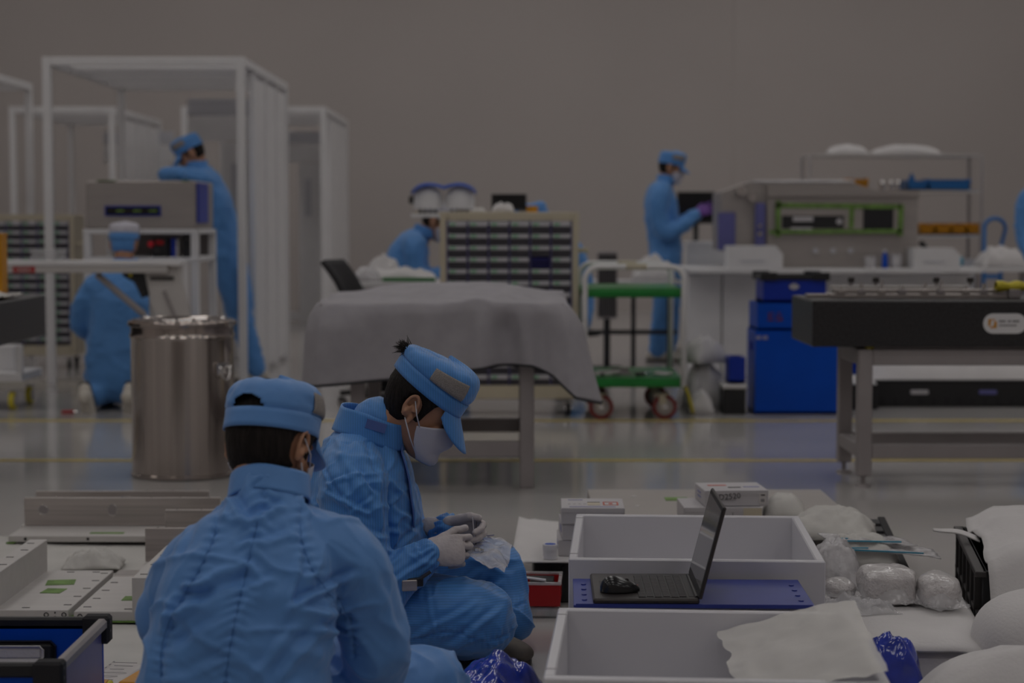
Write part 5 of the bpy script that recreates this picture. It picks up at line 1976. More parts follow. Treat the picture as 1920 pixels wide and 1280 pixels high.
for (x, w) in ((-.012, .028), (.018, .014), (.046, .030)):
    MB().box((cx + x, -.005, cz + .010), (w, .0016, .009), 0).build('print_line', 'print_grey', lp)
MB().box((cx + .012, -.005, cz - .008), (.076, .0016, .006), 0).build('print_line', 'print_grey', lp)


def make_rail():
    r = thing('linear_rail', 'long polished rail assembly with clamps lying on the right granite table', 'rail', (1.42, 8.28, .813))
    MB().box((.38, 0, .010), (.80, .12, .020)).build('base_plate', 'alu', r)
    MB().box((.36, -.02, .030), (.72, .06, .018)).build('rail_bar', 'alu', r)
    MB().box((.30, .03, .046), (.60, .03, .014)).build('top_bar', 'alu_matt', r)
    for i, x in enumerate((.03, .12, .21, .30, .40, .47, .58, .66, .74)):
        h = .014 + .012 * (i % 3)
        MB().box((x, -.05, .028), (.034, .03, .022)).build('clamp_block', 'grey_metal' if i % 2 else 'alu', r)
        MB().cyl((x, -.05, .039), (x, -.05, .039 + h), .008, n=10).build('clamp_screw', 'chrome', r, 'auto')
    for x in (.09, .20, .47, .62):
        s = MB().cyl((x, .03, .053), (x, .03, .072), .007, n=10).build('thumb_screw', 'grey_metal', r, 'auto')
        MB().cyl((x, .03, .066), (x, .03, .088), .015, n=14).build('knob_head', 'dark_metal', s, 'auto')
    MB().box((-.06, .02, .008), (.10, .08, .016)).build('end_plate', 'alu', r)


make_rail()
st = thing('long_bar', 'square steel bar with a yellow rag wrapped round its end', 'bar', (2.33, 8.22, .813))
MB().box((.25, 0, .052), (.78, .026, .026)).build('bar', 'alu_matt', st)
MB().box((.5, 0, .02), (.05, .08, .04)).build('riser', 'grey_metal', st)
MB().box((-.12, 0, .02), (.05, .06, .04)).build('riser', 'grey_metal', st)
MB().grid(lambda a, b: (-.20 + .13 * b, (.026 + .006 * math.sin(9 * b + 3 * a)) * math.cos(2 * math.pi * a), .052 + (.022 + .004 * math.sin(11 * b)) * math.sin(2 * math.pi * a)), 18, 10, True).build('rag', 'yellow', st, True)

# pallets with foam beneath the right granite table
def make_pallet_box(label, loc, w, d, h, foam, holes):
    t = thing('black_pallet_box', label, 'pallet', loc)
    MB().box((0, d / 2, h / 2), (w, d, h), .006).build('box_body', 'black', t)
    MB().box((0, .004, h - .008), (w + .012, .02, .016)).build('rim_bar', 'black_soft', t)
    for x, m in holes:
        MB().box((x, -.004, h * .56), (.11, .01, .028), .004).build('hand_hole', m, t)
    for k in range(int(w / .08)):
        MB().box((-w / 2 + .05 + k * .08, -.003, h * .22), (.02, .008, h * .30)).build('wall_rib', 'black_soft', t)
    if foam:
        MB().grid(lambda a, b: (-w / 2 + w * a, .02 + (d - .04) * b, h + .003 + foam * (1 - abs(2 * b - 1) ** 4) * (1 - abs(2 * a - 1) ** 14) * (1 + .22 * fbm((a * 8, b * 2, 1), 2, 3, 3))), 40, 12).build('foam_layer', 'foam', t, True)
    return t


make_pallet_box('wide black pallet box filled with white foam under the right granite table', (2.80, 11.55, 0), 1.10, .55, .165, .11, ((-.27, 'carton'), (.155, 'bin_pale')))
make_pallet_box('small black pallet box with a foam lid beside the steel table leg', (2.16, 11.40, 0), .17, .5, .15, .03, ())
make_bin('blue_bin', 'blue bin behind the granite table leg', (2.20, 12.1, 0), .20, .3, .24, 'bin_blue')
# ------------------------------------------------------------------ things on the floor in front
def make_tray(label, loc, rz, w, d, h, t=.022):
    o = thing('white_tray', label, 'tray', loc, rz, 'deep white plastic trays')
    MB().box((w / 2, d / 2, .012), (w, d, .024)).build('bottom', 'white_plastic', o)
    MB().box((w / 2, t / 2, h / 2), (w, t, h), .003).build('side_wall', 'white_plastic', o)
    MB().box((w / 2, d - t / 2, h / 2), (w, t, h), .003).build('side_wall', 'white_plastic', o)
    for x in (t / 2, w - t / 2):
        MB().box((x, d / 2, h / 2), (t, d - 2 * t + .001, h), .003).build('end_wall', 'white_plastic', o)
    for y in (t + .05, d - t - .05):
        MB().box((t / 2, y, h + .0006), (t, .004, .0012), 0).build('weld_line', 'carton', o)
    return o


YAW = -math.radians(3.5)
make_tray('deep white tray standing behind the laptop', (.137, 4.49, 0), YAW, .62, .70, .333)
make_tray('deep white tray nearest to us, in front of the laptop', (.058, 3.45, 0), -math.radians(4), .645, .64, .297)
fb = thing('foam_block', 'white foam block carrying the blue mat between the two trays', 'block', (.43, 4.275, 0))
MB().box((0, 0, .143), (.46, .24, .286), .01).build('block', 'foam', fb)
bm_ = thing('blue_mat', 'blue translucent plastic mat under the laptop', 'mat', (.412, 4.285, .2865), -math.radians(1.5))
MB().box((0, 0, .003), (.54, .31, .006), .001).build('sheet', 'mat_blue', bm_)
MB().box((0, -.154, .0045), (.53, .003, .009), 0).build('ribbed_edge', 'mat_blue', bm_)
for sx in (-1, 1):
    for k in range(4):
        MB().cyl((sx * .245, -.10 + .06 * k, .006), (sx * .245, -.10 + .06 * k, .0085), .006, n=10).build('rivet', 'mat_blue', bm_)


def make_laptop():
    L = thing('laptop', 'dark grey laptop opened sideways on the blue mat', 'laptop', (.182, 4.135, .2935), -math.radians(1.0))
    D, W, T = .238, .305, .0135
    MB().box((D / 2, W / 2, T / 2), (D, W, T), .004).build('base', 'laptop', L)
    MB().box((.052, W / 2, T + .0006), (.066, .105, .0012), 0).build('touchpad', 'key', L)
    MB().box((.158, W / 2, T + .0003), (.108, .275, .0006), 0).build('keyboard_well', 'black', L)
    k0 = None
    for r in range(6):
        for c in range(14):
            p = (.110 + r * .0185, .024 + c * .0185 + (.006 if r % 2 else 0), T + .0012)
            if k0 is None:
                k0 = MB().box((0, 0, 0), (.0155, .0155, .0022), .0008).build('key', 'key', L)
                k0.location = p
            else:
                shared(k0, 'key', L, p)
    MB().box((.222, W / 2, T + .0004), (.012, .25, .0008), 0).build('speaker_strip', 'black', L)
    MB().cyl((.103, W / 2 - .01, T), (.103, W / 2 - .01, T + .004), .004, n=10).build('pointing_stick', 'red', L)
    for x, w in ((.03, .012), (.09, .016), (.14, .014), (.185, .010), (.205, .016)):
        MB().box((x, -.0004, T * .5), (w, .001, .005), 0).build('port', 'black', L)
    MB().cyl((D - .004, .02, T - .002), (D - .004, W - .02, T - .002), .006, n=10).build('hinge', 'black', L)
    a = math.radians(14.5)
    R = Matrix.Rotation(a, 3, 'Y')
    ctr = V((D, W / 2, T)) + R @ V((.002, 0, .107))
    lid = MB().box(ctr, (.007, W, .214), .002, M=R).build('lid', 'laptop', L)
    MB().box(ctr + R @ V((-.0038, 0, .0)), (.0012, W - .006, .208), 0, M=R).build('bezel', 'black', lid)
    MB().box(ctr + R @ V((-.0046, 0, .004)), (.0010, W - .026, .184), 0, M=R).build('screen', 'screen', lid)


make_laptop()


def make_mouse():
    m = thing('computer_mouse', 'black computer mouse lying on the laptop touchpad', 'mouse', (.241, 4.215, .3082), math.radians(4))

    def fn(a, b):
        t = 2 * math.pi * a
        u = math.sin(b * math.pi / 2)
        x = .046 * math.cos(t) * u * (1 + .12 * math.cos(t))
        y = .029 * math.sin(t) * u * (1 - .15 * math.cos(t))
        z = .001 + .033 * math.cos(b * math.pi / 2) ** .8 * (1 - .35 * (x / .05))
        return (x, y, z)
    MB().grid(fn, 36, 14, True).build('shell', 'black_gloss', m, True)
    MB().cyl((.020, -.004, .024), (.020, .004, .024), .006, n=14).build('scroll_wheel', 'dark_metal', m, 'auto')
    MB().box((.025, 0, .0225), (.03, .001, .004), 0, M=Matrix.Rotation(.45, 3, 'Y')).build('button_gap', 'black', m)


make_mouse()


# pallet and cartons behind the trays -----------------------------------------
def make_pallet(label, loc, rz, w, d, h):
    p = thing('black_pallet', label, 'pallet', loc, rz)
    n = 7
    for k in range(n):
        MB().box((w / 2, d * (k + .5) / n, h - .012), (w, d / n * .62, .024)).build('slat', 'black', p)
    for x in (.03, w * .33, w * .66, w - .03):
        MB().box((x, d / 2, h / 2 - .012), (.06, d, h - .024)).build('runner', 'black', p)
    for k in range(10):
        MB().box((w - .16, d * (k + .5) / 10, h + .001), (.10, .03, .004)).build('grid_rib', 'dark_metal', p)
    MB().box((w - .012, d / 2, h - .004), (.024, d, .016)).build('edge_rail', 'black_soft', p)
    return p


make_pallet('black plastic pallet lying behind the white trays', (.50, 5.31, 0), -math.radians(7), .64, 1.05, .148)
pt = thing('grey_plate', 'flat grey plate with a row of white screws and green tape, behind the trays', 'plate', (.27, 5.62, .150))
MB().box((.42, .52, .020), (.84, 1.04, .040), .003).build('plate_body', 'plate_grey', pt)
for k in range(4):
    MB().cyl((.155, .20 + .22 * k, .040), (.155, .20 + .22 * k, .042), .009, n=12).build('screw', 'foam', pt)
MB().box((.30, .80, .041), (.08, .07, .002), 0).build('tape', 'green_tape', pt)


def make_carton(label, loc, w, d, h, rz=0.0, marks=None, group='small white cartons'):
    c = thing('white_carton', label, 'carton', loc, rz, group)
    MB().box((w / 2, d / 2, h / 2), (w, d, h), .0015).build('box_body', 'carton', c)
    # lid flap and tuck on the front
    MB().box((w / 2, -.0006, h * .86), (w - .006, .0012, h * .26), 0).build('lid_flap', 'carton', c)
    MB().box((w * .36, -.0010, h * .40), (w * .26, .0010, .0016), 0).build('tuck_slot', 'print_grey', c)
    return c


for i in range(3):
    c = make_carton(['white carton with red stamp, top of the left stack', 'white carton in the middle of the left stack', 'white carton at the bottom of the left stack'][i], (.149 - .004 * i + .008 * (i == 1), 5.60 + .006 * i, .286 - .050 * (i + 1)), .192, .20, .0495, math.radians((-1, 2, 0)[i]))
    if i == 0:
        MB().box((.100, .085, .0500), (.038, .050, .0012), 0).build('window_cut', 'beige', c)
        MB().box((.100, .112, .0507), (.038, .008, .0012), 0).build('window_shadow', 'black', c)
        for (x, y, sx, sy) in ((.152, .060, .046, .005), (.152, .120, .046, .005), (.131, .09, .005, .06), (.173, .09, .005, .06), (.152, .09, .012, .02)):
            MB().box((x, y, .0501), (sx, sy, .0010), 0).build('red_print', 'print_red', c)
        for (x, y, w) in ((.045, .165, .045), (.05, .025, .05), (.12, .025, .09)):
            MB().box((x, y, .0501), (w, .008, .0010), 0).build('blue_print', 'print_blue', c)
        for k in range(4):
            MB().box((.025 + .016 * k, .095, .0501), (.008, .03, .0010), 0).build('grey_print', 'print_grey' if 0 else 'carton', c)
    else:
        MB().box((-.0006, .08, .026), (.0012, .06, .02), 0).build('blue_print', 'print_blue', c)
        if i == 1:
            MB().box((.088, -.002, .028), (.008, .002, .012), 0).build('black_print', 'print_dark', c)
cr = make_carton('white carton with handwritten number, top of the right pile', (.612, 5.885, .2465), .205, .185, .050, math.radians(4), group='small white cartons')
MH = frame((.048, -.0012, .016), (1, 0, .12), (.12, 0, 1))
text('handwriting', 'D2520', .026, 'print_dark', cr, frame((.045, -.0012, .020), (1, 0, .08), (-.28, 0, 1)))
lb = MB().box((.186, -.0008, .024), (.022, .0010, .034), 0).build('sticker', 'paper', cr)
MB().box((.187, -.0016, .035), (.013, .0010, .004), 0).build('sticker_print', 'print_dark', lb)
MB().box((.186, -.0016, .018), (.012, .0010, .010), 0).build('sticker_print', 'print_grey', lb)
for z in (.034, .020):
    MB().box((-.0006, .10, z), (.0012, .06, .006), 0).build('blue_print', 'print_blue', cr)
MB().box((.06, .12, .0502), (.06, .02, .0010), 0).build('red_print', 'print_red', cr)
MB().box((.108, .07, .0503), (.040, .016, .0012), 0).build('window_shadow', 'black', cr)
MB().box((.165, .08, .0502), (.05, .02, .0010), 0).build('blue_print', 'print_blue', cr)
c2 = make_carton('wide white carton under the numbered one', (.545, 5.87, .191), .25, .21, .054, math.radians(1))
MB().box((.028, -.0012, .018), (.018, .0012, .014), 0).build('print_mark', 'print_grey', c2)
MB().box((.155, -.0012, .030), (.003, .0012, .016), 0).build('print_mark', 'print_grey', c2)
MB().box((.218, -.0010, .027), (.058, .0012, .050), 0).build('brown_tape', 'beige', c2)
cb = thing('black_crate', 'low black crate under the left stack of cartons', 'crate', (.065, 5.58, 0))
MB().box((.20, .22, .064), (.40, .44, .128), .005).build('crate_body', 'black', cb)
for k in range(5):
    MB().box((.03 + .03 * k, -.003, .064), (.012, .006, .10)).build('wall_rib', 'black_soft', cb)
fs = thing('foam_sheet', 'white foam sheet curling over the low black crate', 'foam sheet', (0, 5.60, .1295))
MB().grid(lambda a, b: (-.005 + .42 * a + .028 * b, -.045 + .70 * b - .035 * math.sin(a * 2), .004 + .030 * (1 - a) ** 6 * (b - .3) + .020 * max(0, b - .75) ** 1 * (a > .1)), 24, 24).build('sheet', 'foam', fs, True, solid=.004)
jr = thing('small_jar', 'small white jar with a blue lid on the foam sheet', 'jar', (.115, 5.575, .136))
MB().lathe([(.001, 0), (.0205, 0), (.0215, .004), (.0215, .030), (.018, .034), (.001, .034)], n=28).build('jar_body', 'white_plastic', jr, 'auto')
ld = MB().lathe([(.0225, .026), (.0228, .043), (.021, .045), (.017, .0445), (.001, .0445)], n=28).build('lid', 'white_plastic', jr, 'auto')
MB().cyl((0, 0, .0446), (0, 0, .0452), .0165, n=24).build('lid_disc', 'bin_blue', ld)


def make_toolbox():
    t = thing('red_toolbox', 'small red and clear organiser box with pens on top', 'toolbox', (.022, 5.36, 0), math.radians(-3))
    w, d, h = .118, .17, .105
    MB().box((w / 2, d / 2, .016), (w - .008, d - .008, .030), .006).build('clear_tray', 'clear_wrap', t)
    for i, (x, m) in enumerate(((.03, 'green_tape'), (.06, 'orange'), (.085, 'green'))):
        MB().box((x, .02, .010), (.020, .025, .012)).build('small_part', m, t)
    rb = MB()
    rb.box((w / 2, .003, .068), (w, .006, .066), .002)
    rb.box((w / 2, d - .003, .068), (w, .006, .066), .002)
    rb.box((.003, d / 2, .068), (.006, d - .012, .066), .002)
    rb.box((w - .003, d / 2, .068), (.006, d - .012, .066), .002)
    rb.box((w / 2, d / 2, .038), (w - .012, d - .012, .006), 0)
    rb.build('red_body', 'red', t)
    for (c, s) in (((w / 2, .002, .102), (w + .006, .010, .008)), ((w / 2, d - .002, .102), (w + .006, .010, .008)), ((.002, d / 2, .102), (.010, d, .008)), ((w - .002, d / 2, .102), (.010, d, .008))):
        MB().box(c, s).build('rim', 'clear_wrap', t)
    MB().box((.062, .10, .090), (.07, .08, .02)).build('inner_block', 'black', t)
    p = thing('black_pen', 'black pen lying across the red organiser box', 'pen', (.03, 5.385, .107), math.radians(-3))
    MB().cyl((-.006, .012, .012), (.062, -.002, .004), .0045, n=10).build('barrel', 'black', p, 'auto')
    MB().cyl((.062, -.002, .004), (.074, -.004, .003), .0045, .001, n=10).build('tip', 'dark_metal', p, 'auto')
    q = thing('white_pen', 'white pen beside the black one on the red box', 'pen', (.045, 5.375, .107), math.radians(-12))
    MB().cyl((-.03, .012, .009), (.055, -.002, .004), .0042, n=10).build('barrel', 'white_plastic', q, 'auto')
    MB().cyl((-.044, .0145, .0098), (-.03, .012, .009), .0035, n=10).build('cap', 'print_grey', q, 'auto')


make_toolbox()

# wraps and packs at the right of the trays ---------------------------------------
crumple('foam_roll', 'cream rolled foam behind the right corner of the far tray', 'roll', (.885, 6.02, .192), .14, .20, .075, 'tissue', 31.0, -.1, rough=.08)
for i, (x, y, z, sx, sy, h, r) in enumerate(((.99, 5.72, .192, .26, .34, .07, .30), (1.02, 5.42, .150, .22, .24, .085, .25), (.905, 5.20, .0, .20, .26, .25, .13))):
    crumple('tissue_wrap', ['crumpled white tissue on the pallet beside the far tray', 'crumpled white tissue in front on the pallet edge', 'crumpled clear bag standing against the far tray'][i], 'wrap', (x, y, z), sx, sy, h, ('tissue', 'tissue', 'clear_wrap')[i], 33.0 + i, -.2, rough=r, n=30)
zb = None
for i, (x, y, z, r) in enumerate(((1.10, 5.36, .205, -.05), (1.04, 5.42, .225, .12))):
    zb = thing('zip_bag', ['flat clear zip bag with blue strip, front one', 'flat clear zip bag with blue strip lying beneath the other'][1 - i] if 0 else ['clear zip bag with blue strips, lower of two', 'clear zip bag with blue strips, upper of two'][i], 'bag', (x, y, z), r)
    MB().grid(lambda a, b: (-.13 + .26 * a, -.07 + .14 * b, .004 + .006 * fbm((a * 4, b * 3, i), 1.5, i + 1, 2) - .020 * a * a), 20, 12).build('film', 'clear_wrap', zb, True, solid=.003)
    MB().box((-.02, -.071, .003), (.20, .004, .004), 0, M=Matrix.Rotation(.04, 3, 'Y')).build('zip_strip', 'zip_blue', zb)
    MB().box((-.10, -.055, .010), (.05, .006, .003), 0).build('zip_end', 'zip_blue', zb)
fb2 = thing('foam_slab', 'thick white foam slab on the floor under the bubble-wrapped packs', 'foam slab', (.985, 4.72, 0), -math.radians(8))
MB().grid(lambda a, b: (-.20 + .40 * a, -.33 + .66 * b, .150 + .004 * fbm((a * 3, b * 4, 1), 1.2, 5, 2) - .02 * abs(2 * a - 1) ** 8 - .02 * abs(2 * b - 1) ** 10), 26, 30).build('top_sheet', 'foam', fb2, True, solid=.006)
MB().box((0, 0, .064), (.37, .62, .126), .02).build('core', 'foam', fb2)


def bubble_pack(label, loc, sx, sy, sz, seed, p=3.2, m='bubble', rz=0.0):
    t = thing('bubble_pack', label, 'package', loc, rz, 'bubble-wrapped packs on the foam slab')

    def fn(a, b):
        th = 2 * math.pi * a
        ph = math.pi * b
        c = lambda v: math.copysign(abs(v) ** (2 / p), v)
        x = c(math.cos(th)) * c(math.sin(ph)) * sx / 2
        y = c(math.sin(th)) * c(math.sin(ph)) * sy / 2
        z = -c(math.cos(ph)) * sz / 2
        k = 1 + .10 * fbm((x * 20, y * 20, z * 20 + seed), 1.0, seed, 3)
        return (x * k, y * k, max(.001, sz / 2 + z * k))
    MB().grid(fn, 44, 24, True).build('wrapping', m, t, True)
    def skirt(a, b):
        th = 2 * math.pi * a
        r = 1.0 + .42 * b + .12 * math.sin(5 * th + seed) * b
        return (math.cos(th) * sx * .5 * r, math.sin(th) * sy * .5 * r, .012 + sz * .35 * (1 - b) ** 2 + .012 * abs(fbm((math.cos(th) * 3, math.sin(th) * 3, b * 3), 2, seed, 2)))
    MB().grid(skirt, 48, 6, True).build('film', 'clear', t, True)
    return t


bubble_pack('square bubble-wrapped pack in the middle of the foam slab', (.985, 4.86, .153), .135, .16, .092, 2.0, 5.0)
bubble_pack('rounded bubble-wrapped pack at the right of the foam slab', (1.108, 4.80, .152), .105, .17, .088, 5.0, 2.6)
bubble_pack('small bubble-wrapped lump between tray and square pack', (.868, 4.90, .152), .085, .11, .055, 8.0, 2.4)
crumple('clear_film', 'crumpled clear film in front of the bubble-wrapped packs', 'film', (.885, 4.74, .153), .19, .14, .028, 'clear', 44.0, .2, rough=1.0, n=40)


def make_right_crate():
    c = thing('black_foam_crate', 'black ribbed crate full of white foam at the right edge', 'crate', (1.243, 4.88, 0), -math.radians(9))
    w, d, h = .62, .74, .228
    for y in (.01, d - .01):
        MB().box((w / 2, y, h / 2), (w, .02, h)).build('end_wall', 'black', c)
    for x in (.008, w - .008):
        MB().box((x, d / 2, h / 2), (.010, d - .04, h)).build('side_wall', 'black_soft', c)
    MB().box((w / 2, d / 2, .01), (w, d, .02)).build('bottom', 'black', c)
    for k in range(6):
        MB().box((-.006, .06 + k * (d - .12) / 5, h / 2), (.022, .018, h - .02)).build('wall_rib', 'dark_metal', c)
    MB().box((-.004, d / 2, h - .008), (.030, d + .01, .016)).build('rim_bar', 'dark_metal', c)
    MB().box((-.004, d / 2, h * .48), (.020, d, .012)).build('rim_bar', 'dark_metal', c)
    f = thing('foam_sheet', 'white foam sheets heaped in the black crate at the right edge', 'foam sheet', (1.243, 4.88, 0), -math.radians(9))
    MB().grid(lambda a, b: (.02 + .60 * a - .010 * math.sin(9 * b), -.075 + .80 * b, .250 + .038 * sstep(a / .15) + .020 * fbm((a * 2.5, b * 3.5, 1), 1.3, 9, 3) - .13 * sstep((.10 - b) / .10)), 30, 30).build('sheet', 'foam', f, True, solid=.006)
    MB().grid(lambda a, b: (.03 - .13 * a, .42 + .055 * b * (1 - a * .9) + .03 * math.sin(2.2 * a), .235 + .006 * b + .012 * math.sin(4 * a) + .035 * a * a), 16, 6).build('torn_strip', 'foam', f, True, solid=.004)


make_right_crate()
rl = thing('foam_roll', 'large rounded white foam roll lying at the right edge', 'roll', (1.325, 4.44, 0), math.radians(8))


def _roll(a, b):
    th, ph = 2 * math.pi * a, math.pi * b
    c = lambda v, p=2.5: math.copysign(abs(v) ** (2 / p), v)
    return (c(math.cos(th)) * c(math.sin(ph)) * .215, c(math.sin(th)) * c(math.sin(ph)) * .16, .135 - c(math.cos(ph)) * .134)


MB().grid(_roll, 48, 26, True).build('roll_body', 'foam', rl, True)
MB().tube([(-.10 + .28 * t, -.03 + .02 * t, .262 - .02 * (2 * t - 1) ** 2) for t in np.linspace(0, 1, 10)], .003, 6).build('seam', 'foam', rl, True)
crumple('foam_sheet', 'soft white foam sheet spread in the bottom right corner', 'foam sheet', (1.15, 4.00, 0), .60, .38, .225, 'foam', 52.0, -.15, rough=.06, n=36)
crumple('blue_bag', 'shiny blue plastic bag between the near tray and the foam sheets', 'bag', (.875, 4.29, 0), .17, .17, .19, 'bag_blue', 55.0, .1, rough=.12, n=30)
crumple('blue_bag', 'shiny dark blue plastic bag between the seated person and the near tray', 'bag', (-.050, 4.22, 0), .20, .40, .145, 'bag_blue', 57.0, -.35, rough=.16, n=40)


def make_tissue():
    t = thing('tissue_sheet', 'sheer white tissue hanging over the right end of the near tray', 'tissue', (.56, 3.80, .30))

    def fn(a, b):
        x = -.135 + .270 * a
        y = -.34 + .58 * b
        y -= .06 * a
        edge = .03 * fbm((a * 2, b * 3, 7), 1.2, 3, 2)
        sag = -.085 * (1 - a) ** 1.4 * (1 - .15 * b)
        return (x + edge * (1 - a) + .045 * b, y + edge * .5, .020 + sag + .014 * fbm((a * 2.2, b * 3, 2), 1.3, 4, 3) + .01 * b)
    MB().grid(fn, 34, 40).build('sheet', 'sheer', t, True)


make_tissue()
ft = thing('white_fitting', 'stack of small white fittings inside the near tray', 'fitting', (.145, 3.72, .024))
for k in range(4):
    MB().cyl((.006 * (k % 2), 0, .002 + .043 * k), (.006 * (k % 2), 0, .040 + .043 * k), .022 - .002 * k, n=16).build('ring', 'white_board', ft, 'auto')

# aluminium parts on the white sheet at the left -----------------------------------------
gs = thing('ground_sheet', 'wide white protective sheet under the aluminium parts', 'sheet', (-1.55, 5.15, 0))
MB().grid(lambda a, b: (-.78 + 1.50 * a + .10 * b, -1.50 + 3.05 * b, .012 + .010 * fbm((a * 5, b * 8, 2), 1.0, 6, 3) * (1 if 0 < a < 1 and 0 < b < 1 else 0)), 50, 70).build('sheet', 'tissue', gs, True, solid=.004)


def slots(parent, pts, size=(.022, .006, .0012), m='dark_metal'):
    s0 = None
    for p in pts:
        if s0 is None:
            s0 = MB().box((0, 0, 0), size, 0).build('slot', m, parent)
            s0.location = p
        else:
            shared(s0, 'slot', parent, p)


def bracket_far(label, x0, x1, y0, y1, z0, zt, holes, t=.020):
    b = thing('aluminium_bracket', label, 'bracket', ((x0 + x1) / 2, y0, z0), 0, 'machined aluminium brackets')
    w = x1 - x0
    MB().box((0, (y1 - y0) / 2, .011), (w, y1 - y0, .022), .0015).build('base_plate', 'alu_matt', b)
    MB().box((0, y1 - y0 - t / 2, (zt - z0 + .022) / 2), (w, t, zt - z0 - .022), .0015).build('upright_plate', 'alu', b)
    for hx, hz, rx, rz_ in holes:
        Mh = Matrix(((1, 0, 0, hx), (0, 0, 1, y1 - y0 - t - .0008), (0, 1, 0, hz), (0, 0, 0, 1)))
        MB().prism([(rx * math.cos(q), rz_ * math.sin(q)) for q in np.linspace(0, 2 * math.pi, 24, endpoint=False)], 0, .0008, Mh).build('bore', 'grey_metal', b, fix=True)
        MB().tube([Mh @ V((rx * math.cos(q), rz_ * math.sin(q), -.0004)) for q in np.linspace(0, 2 * math.pi, 24, endpoint=False)], .0012, 5, True).build('bore_edge', 'chrome', b, True)
    n = max(3, int(w / .09))
    for k in range(n):
        MB().cyl((-w / 2 + .04 + k * (w - .08) / (n - 1), y1 - y0 - t / 2, zt - z0), (-w / 2 + .04 + k * (w - .08) / (n - 1), y1 - y0 - t / 2, zt - z0 + .002), .004, n=8).build('screw', 'chrome', b)
    for k in range(3):
        MB().cyl((-w / 2 + .06 + k * .22, -.0008, .011), (-w / 2 + .06 + k * .22, .002, .011), .0055, n=12).build('bore', 'black', b)
    return b


b1 = bracket_far('long aluminium bracket with two bores, second from the back', -1.77, -1.06, 6.50, 6.74, .026, .150, ((-.285, .080, .017, .017), (-.035, .080, .016, .022)))
MB().box((-.02, .06, .0226), (.12, .03, .0012), 0).build('tape', 'green_tape', b1)
MB().box((.22, .05, .0226), (.07, .03, .0012), 0).build('tape', 'green_tape', b1)
MB().box((-.345, .0, -.002), (.03, .02, .004), 0).build('tape', 'green_tape', b1)
bracket_far('long aluminium bracket at the very back of the sheet', -1.82, -1.16, 6.86, 7.10, .004, .122, ((-.25, .075, .02, .02), (.02, .075, .02, .024)))
bracket_far('aluminium bracket half hidden behind the front person, with cut bore', -1.19, -.88, 5.78, 6.02, .026, .158, ((.06, .075, .016, .020),))
bracket_far('short aluminium bracket behind the half-hidden one', -1.20, -.95, 6.22, 6.42, .026, .155, ())


def bracket_deep(label, x0, x1, y0, y1, z0, wall_x, wall_w, wall_z, left=True):
    b = thing('aluminium_bracket', label, 'bracket', ((x0 + x1) / 2, y0, z0), 0, 'machined aluminium brackets')
    w, d = x1 - x0, y1 - y0
    MB().box((0, d / 2, .014), (w, d, .028), .0015).build('base_plate', 'alu_matt', b)
    MB().box((wall_x - (x0 + x1) / 2, d / 2, (wall_z - z0) / 2), (wall_w, d + .002, wall_z - z0), .0015).build('upright_plate', 'alu_matt', b)
    return b, w, d


b3, w3, d3 = bracket_deep('aluminium bracket with screws and green tape beside the blue crate', -1.47, -1.255, 5.22, 5.82, .026, -1.49, .055, .152)
slots(b3, [(w3 / 2 - .018, .07 + .12 * k, .0285) for k in range(5)] + [(-.02, .03, .0285), (-.02, d3 - .03, .0285), (.06, d3 - .03, .0285)])
slots(b3, [(-1.49 + 1.3625 + .012 * (k % 2) - .006, .05 + .12 * k, .1265) for k in range(5)])
for x in (.045, .095):
    MB().tube([(x + .006 * math.cos(q), -.0012, .014 + .006 * math.sin(q)) for q in np.linspace(0, 2 * math.pi, 16, endpoint=False)], .0014, 5, True).build('bolt_ring', 'black', b3)
for z in (.008, .020):
    MB().cyl((.07, -.001, z), (.07, .002, z), .0025, n=8).build('bore', 'black', b3)
MB().box((-.01, .40, .0288), (.085, .08, .0012), 0, rz=.15).build('tape', 'green_tape', b3)
MB().box((.0, .27, .0288), (.06, .07, .0012), 0, rz=-.1).build('tape', 'green_tape', b3)
MB().box((w3 / 2 + .004, .02, .002), (.03, .05, .003), 0).build('tape', 'green_tape', b3)
b4, w4, d4 = bracket_deep('aluminium bracket touching the front person elbow, with square upright', -1.235, -.98, 5.20, 5.72, .026, -1.045, .05, .150)
slots(b4, [(-w4 / 2 + .025 + .0 * k, .06 + .12 * k, .0285) for k in range(4)] + [(.02, .03, .0285)])
slots(b4, [(-1.045 + 1.1075, .05 + .15 * k, .1245) for k in range(3)])
MB().tube([(-.11 + .006 * math.cos(q), -.0012, .014 + .006 * math.sin(q)) for q in np.linspace(0, 2 * math.pi, 16, endpoint=False)], .0014, 5, True).build('bolt_ring', 'black', b4)
MB().box((.01, .18, .0288), (.07, .06, .0012), 0).build('tape', 'green_tape', b4)
MB().box((.0, -.002, -.001), (.24, .006, .004), 0).build('tape', 'green_tape', b4)
sb = thing('aluminium_bar', 'flat aluminium bar with a dark connector behind the square upright', 'bar', (-1.16, 5.80, .026))
MB().box((0, 0, .012), (.17, .10, .024)).build('bar', 'alu', sb)
MB().box((.03, -.051, .012), (.022, .004, .012)).build('connector', 'black', sb)
crumple('tissue', 'crumpled white tissue among the aluminium brackets', 'tissue', (-1.375, 6.08, .022), .19, .17, .045, 'tissue', 61.0, .1, rough=.5, n=28)

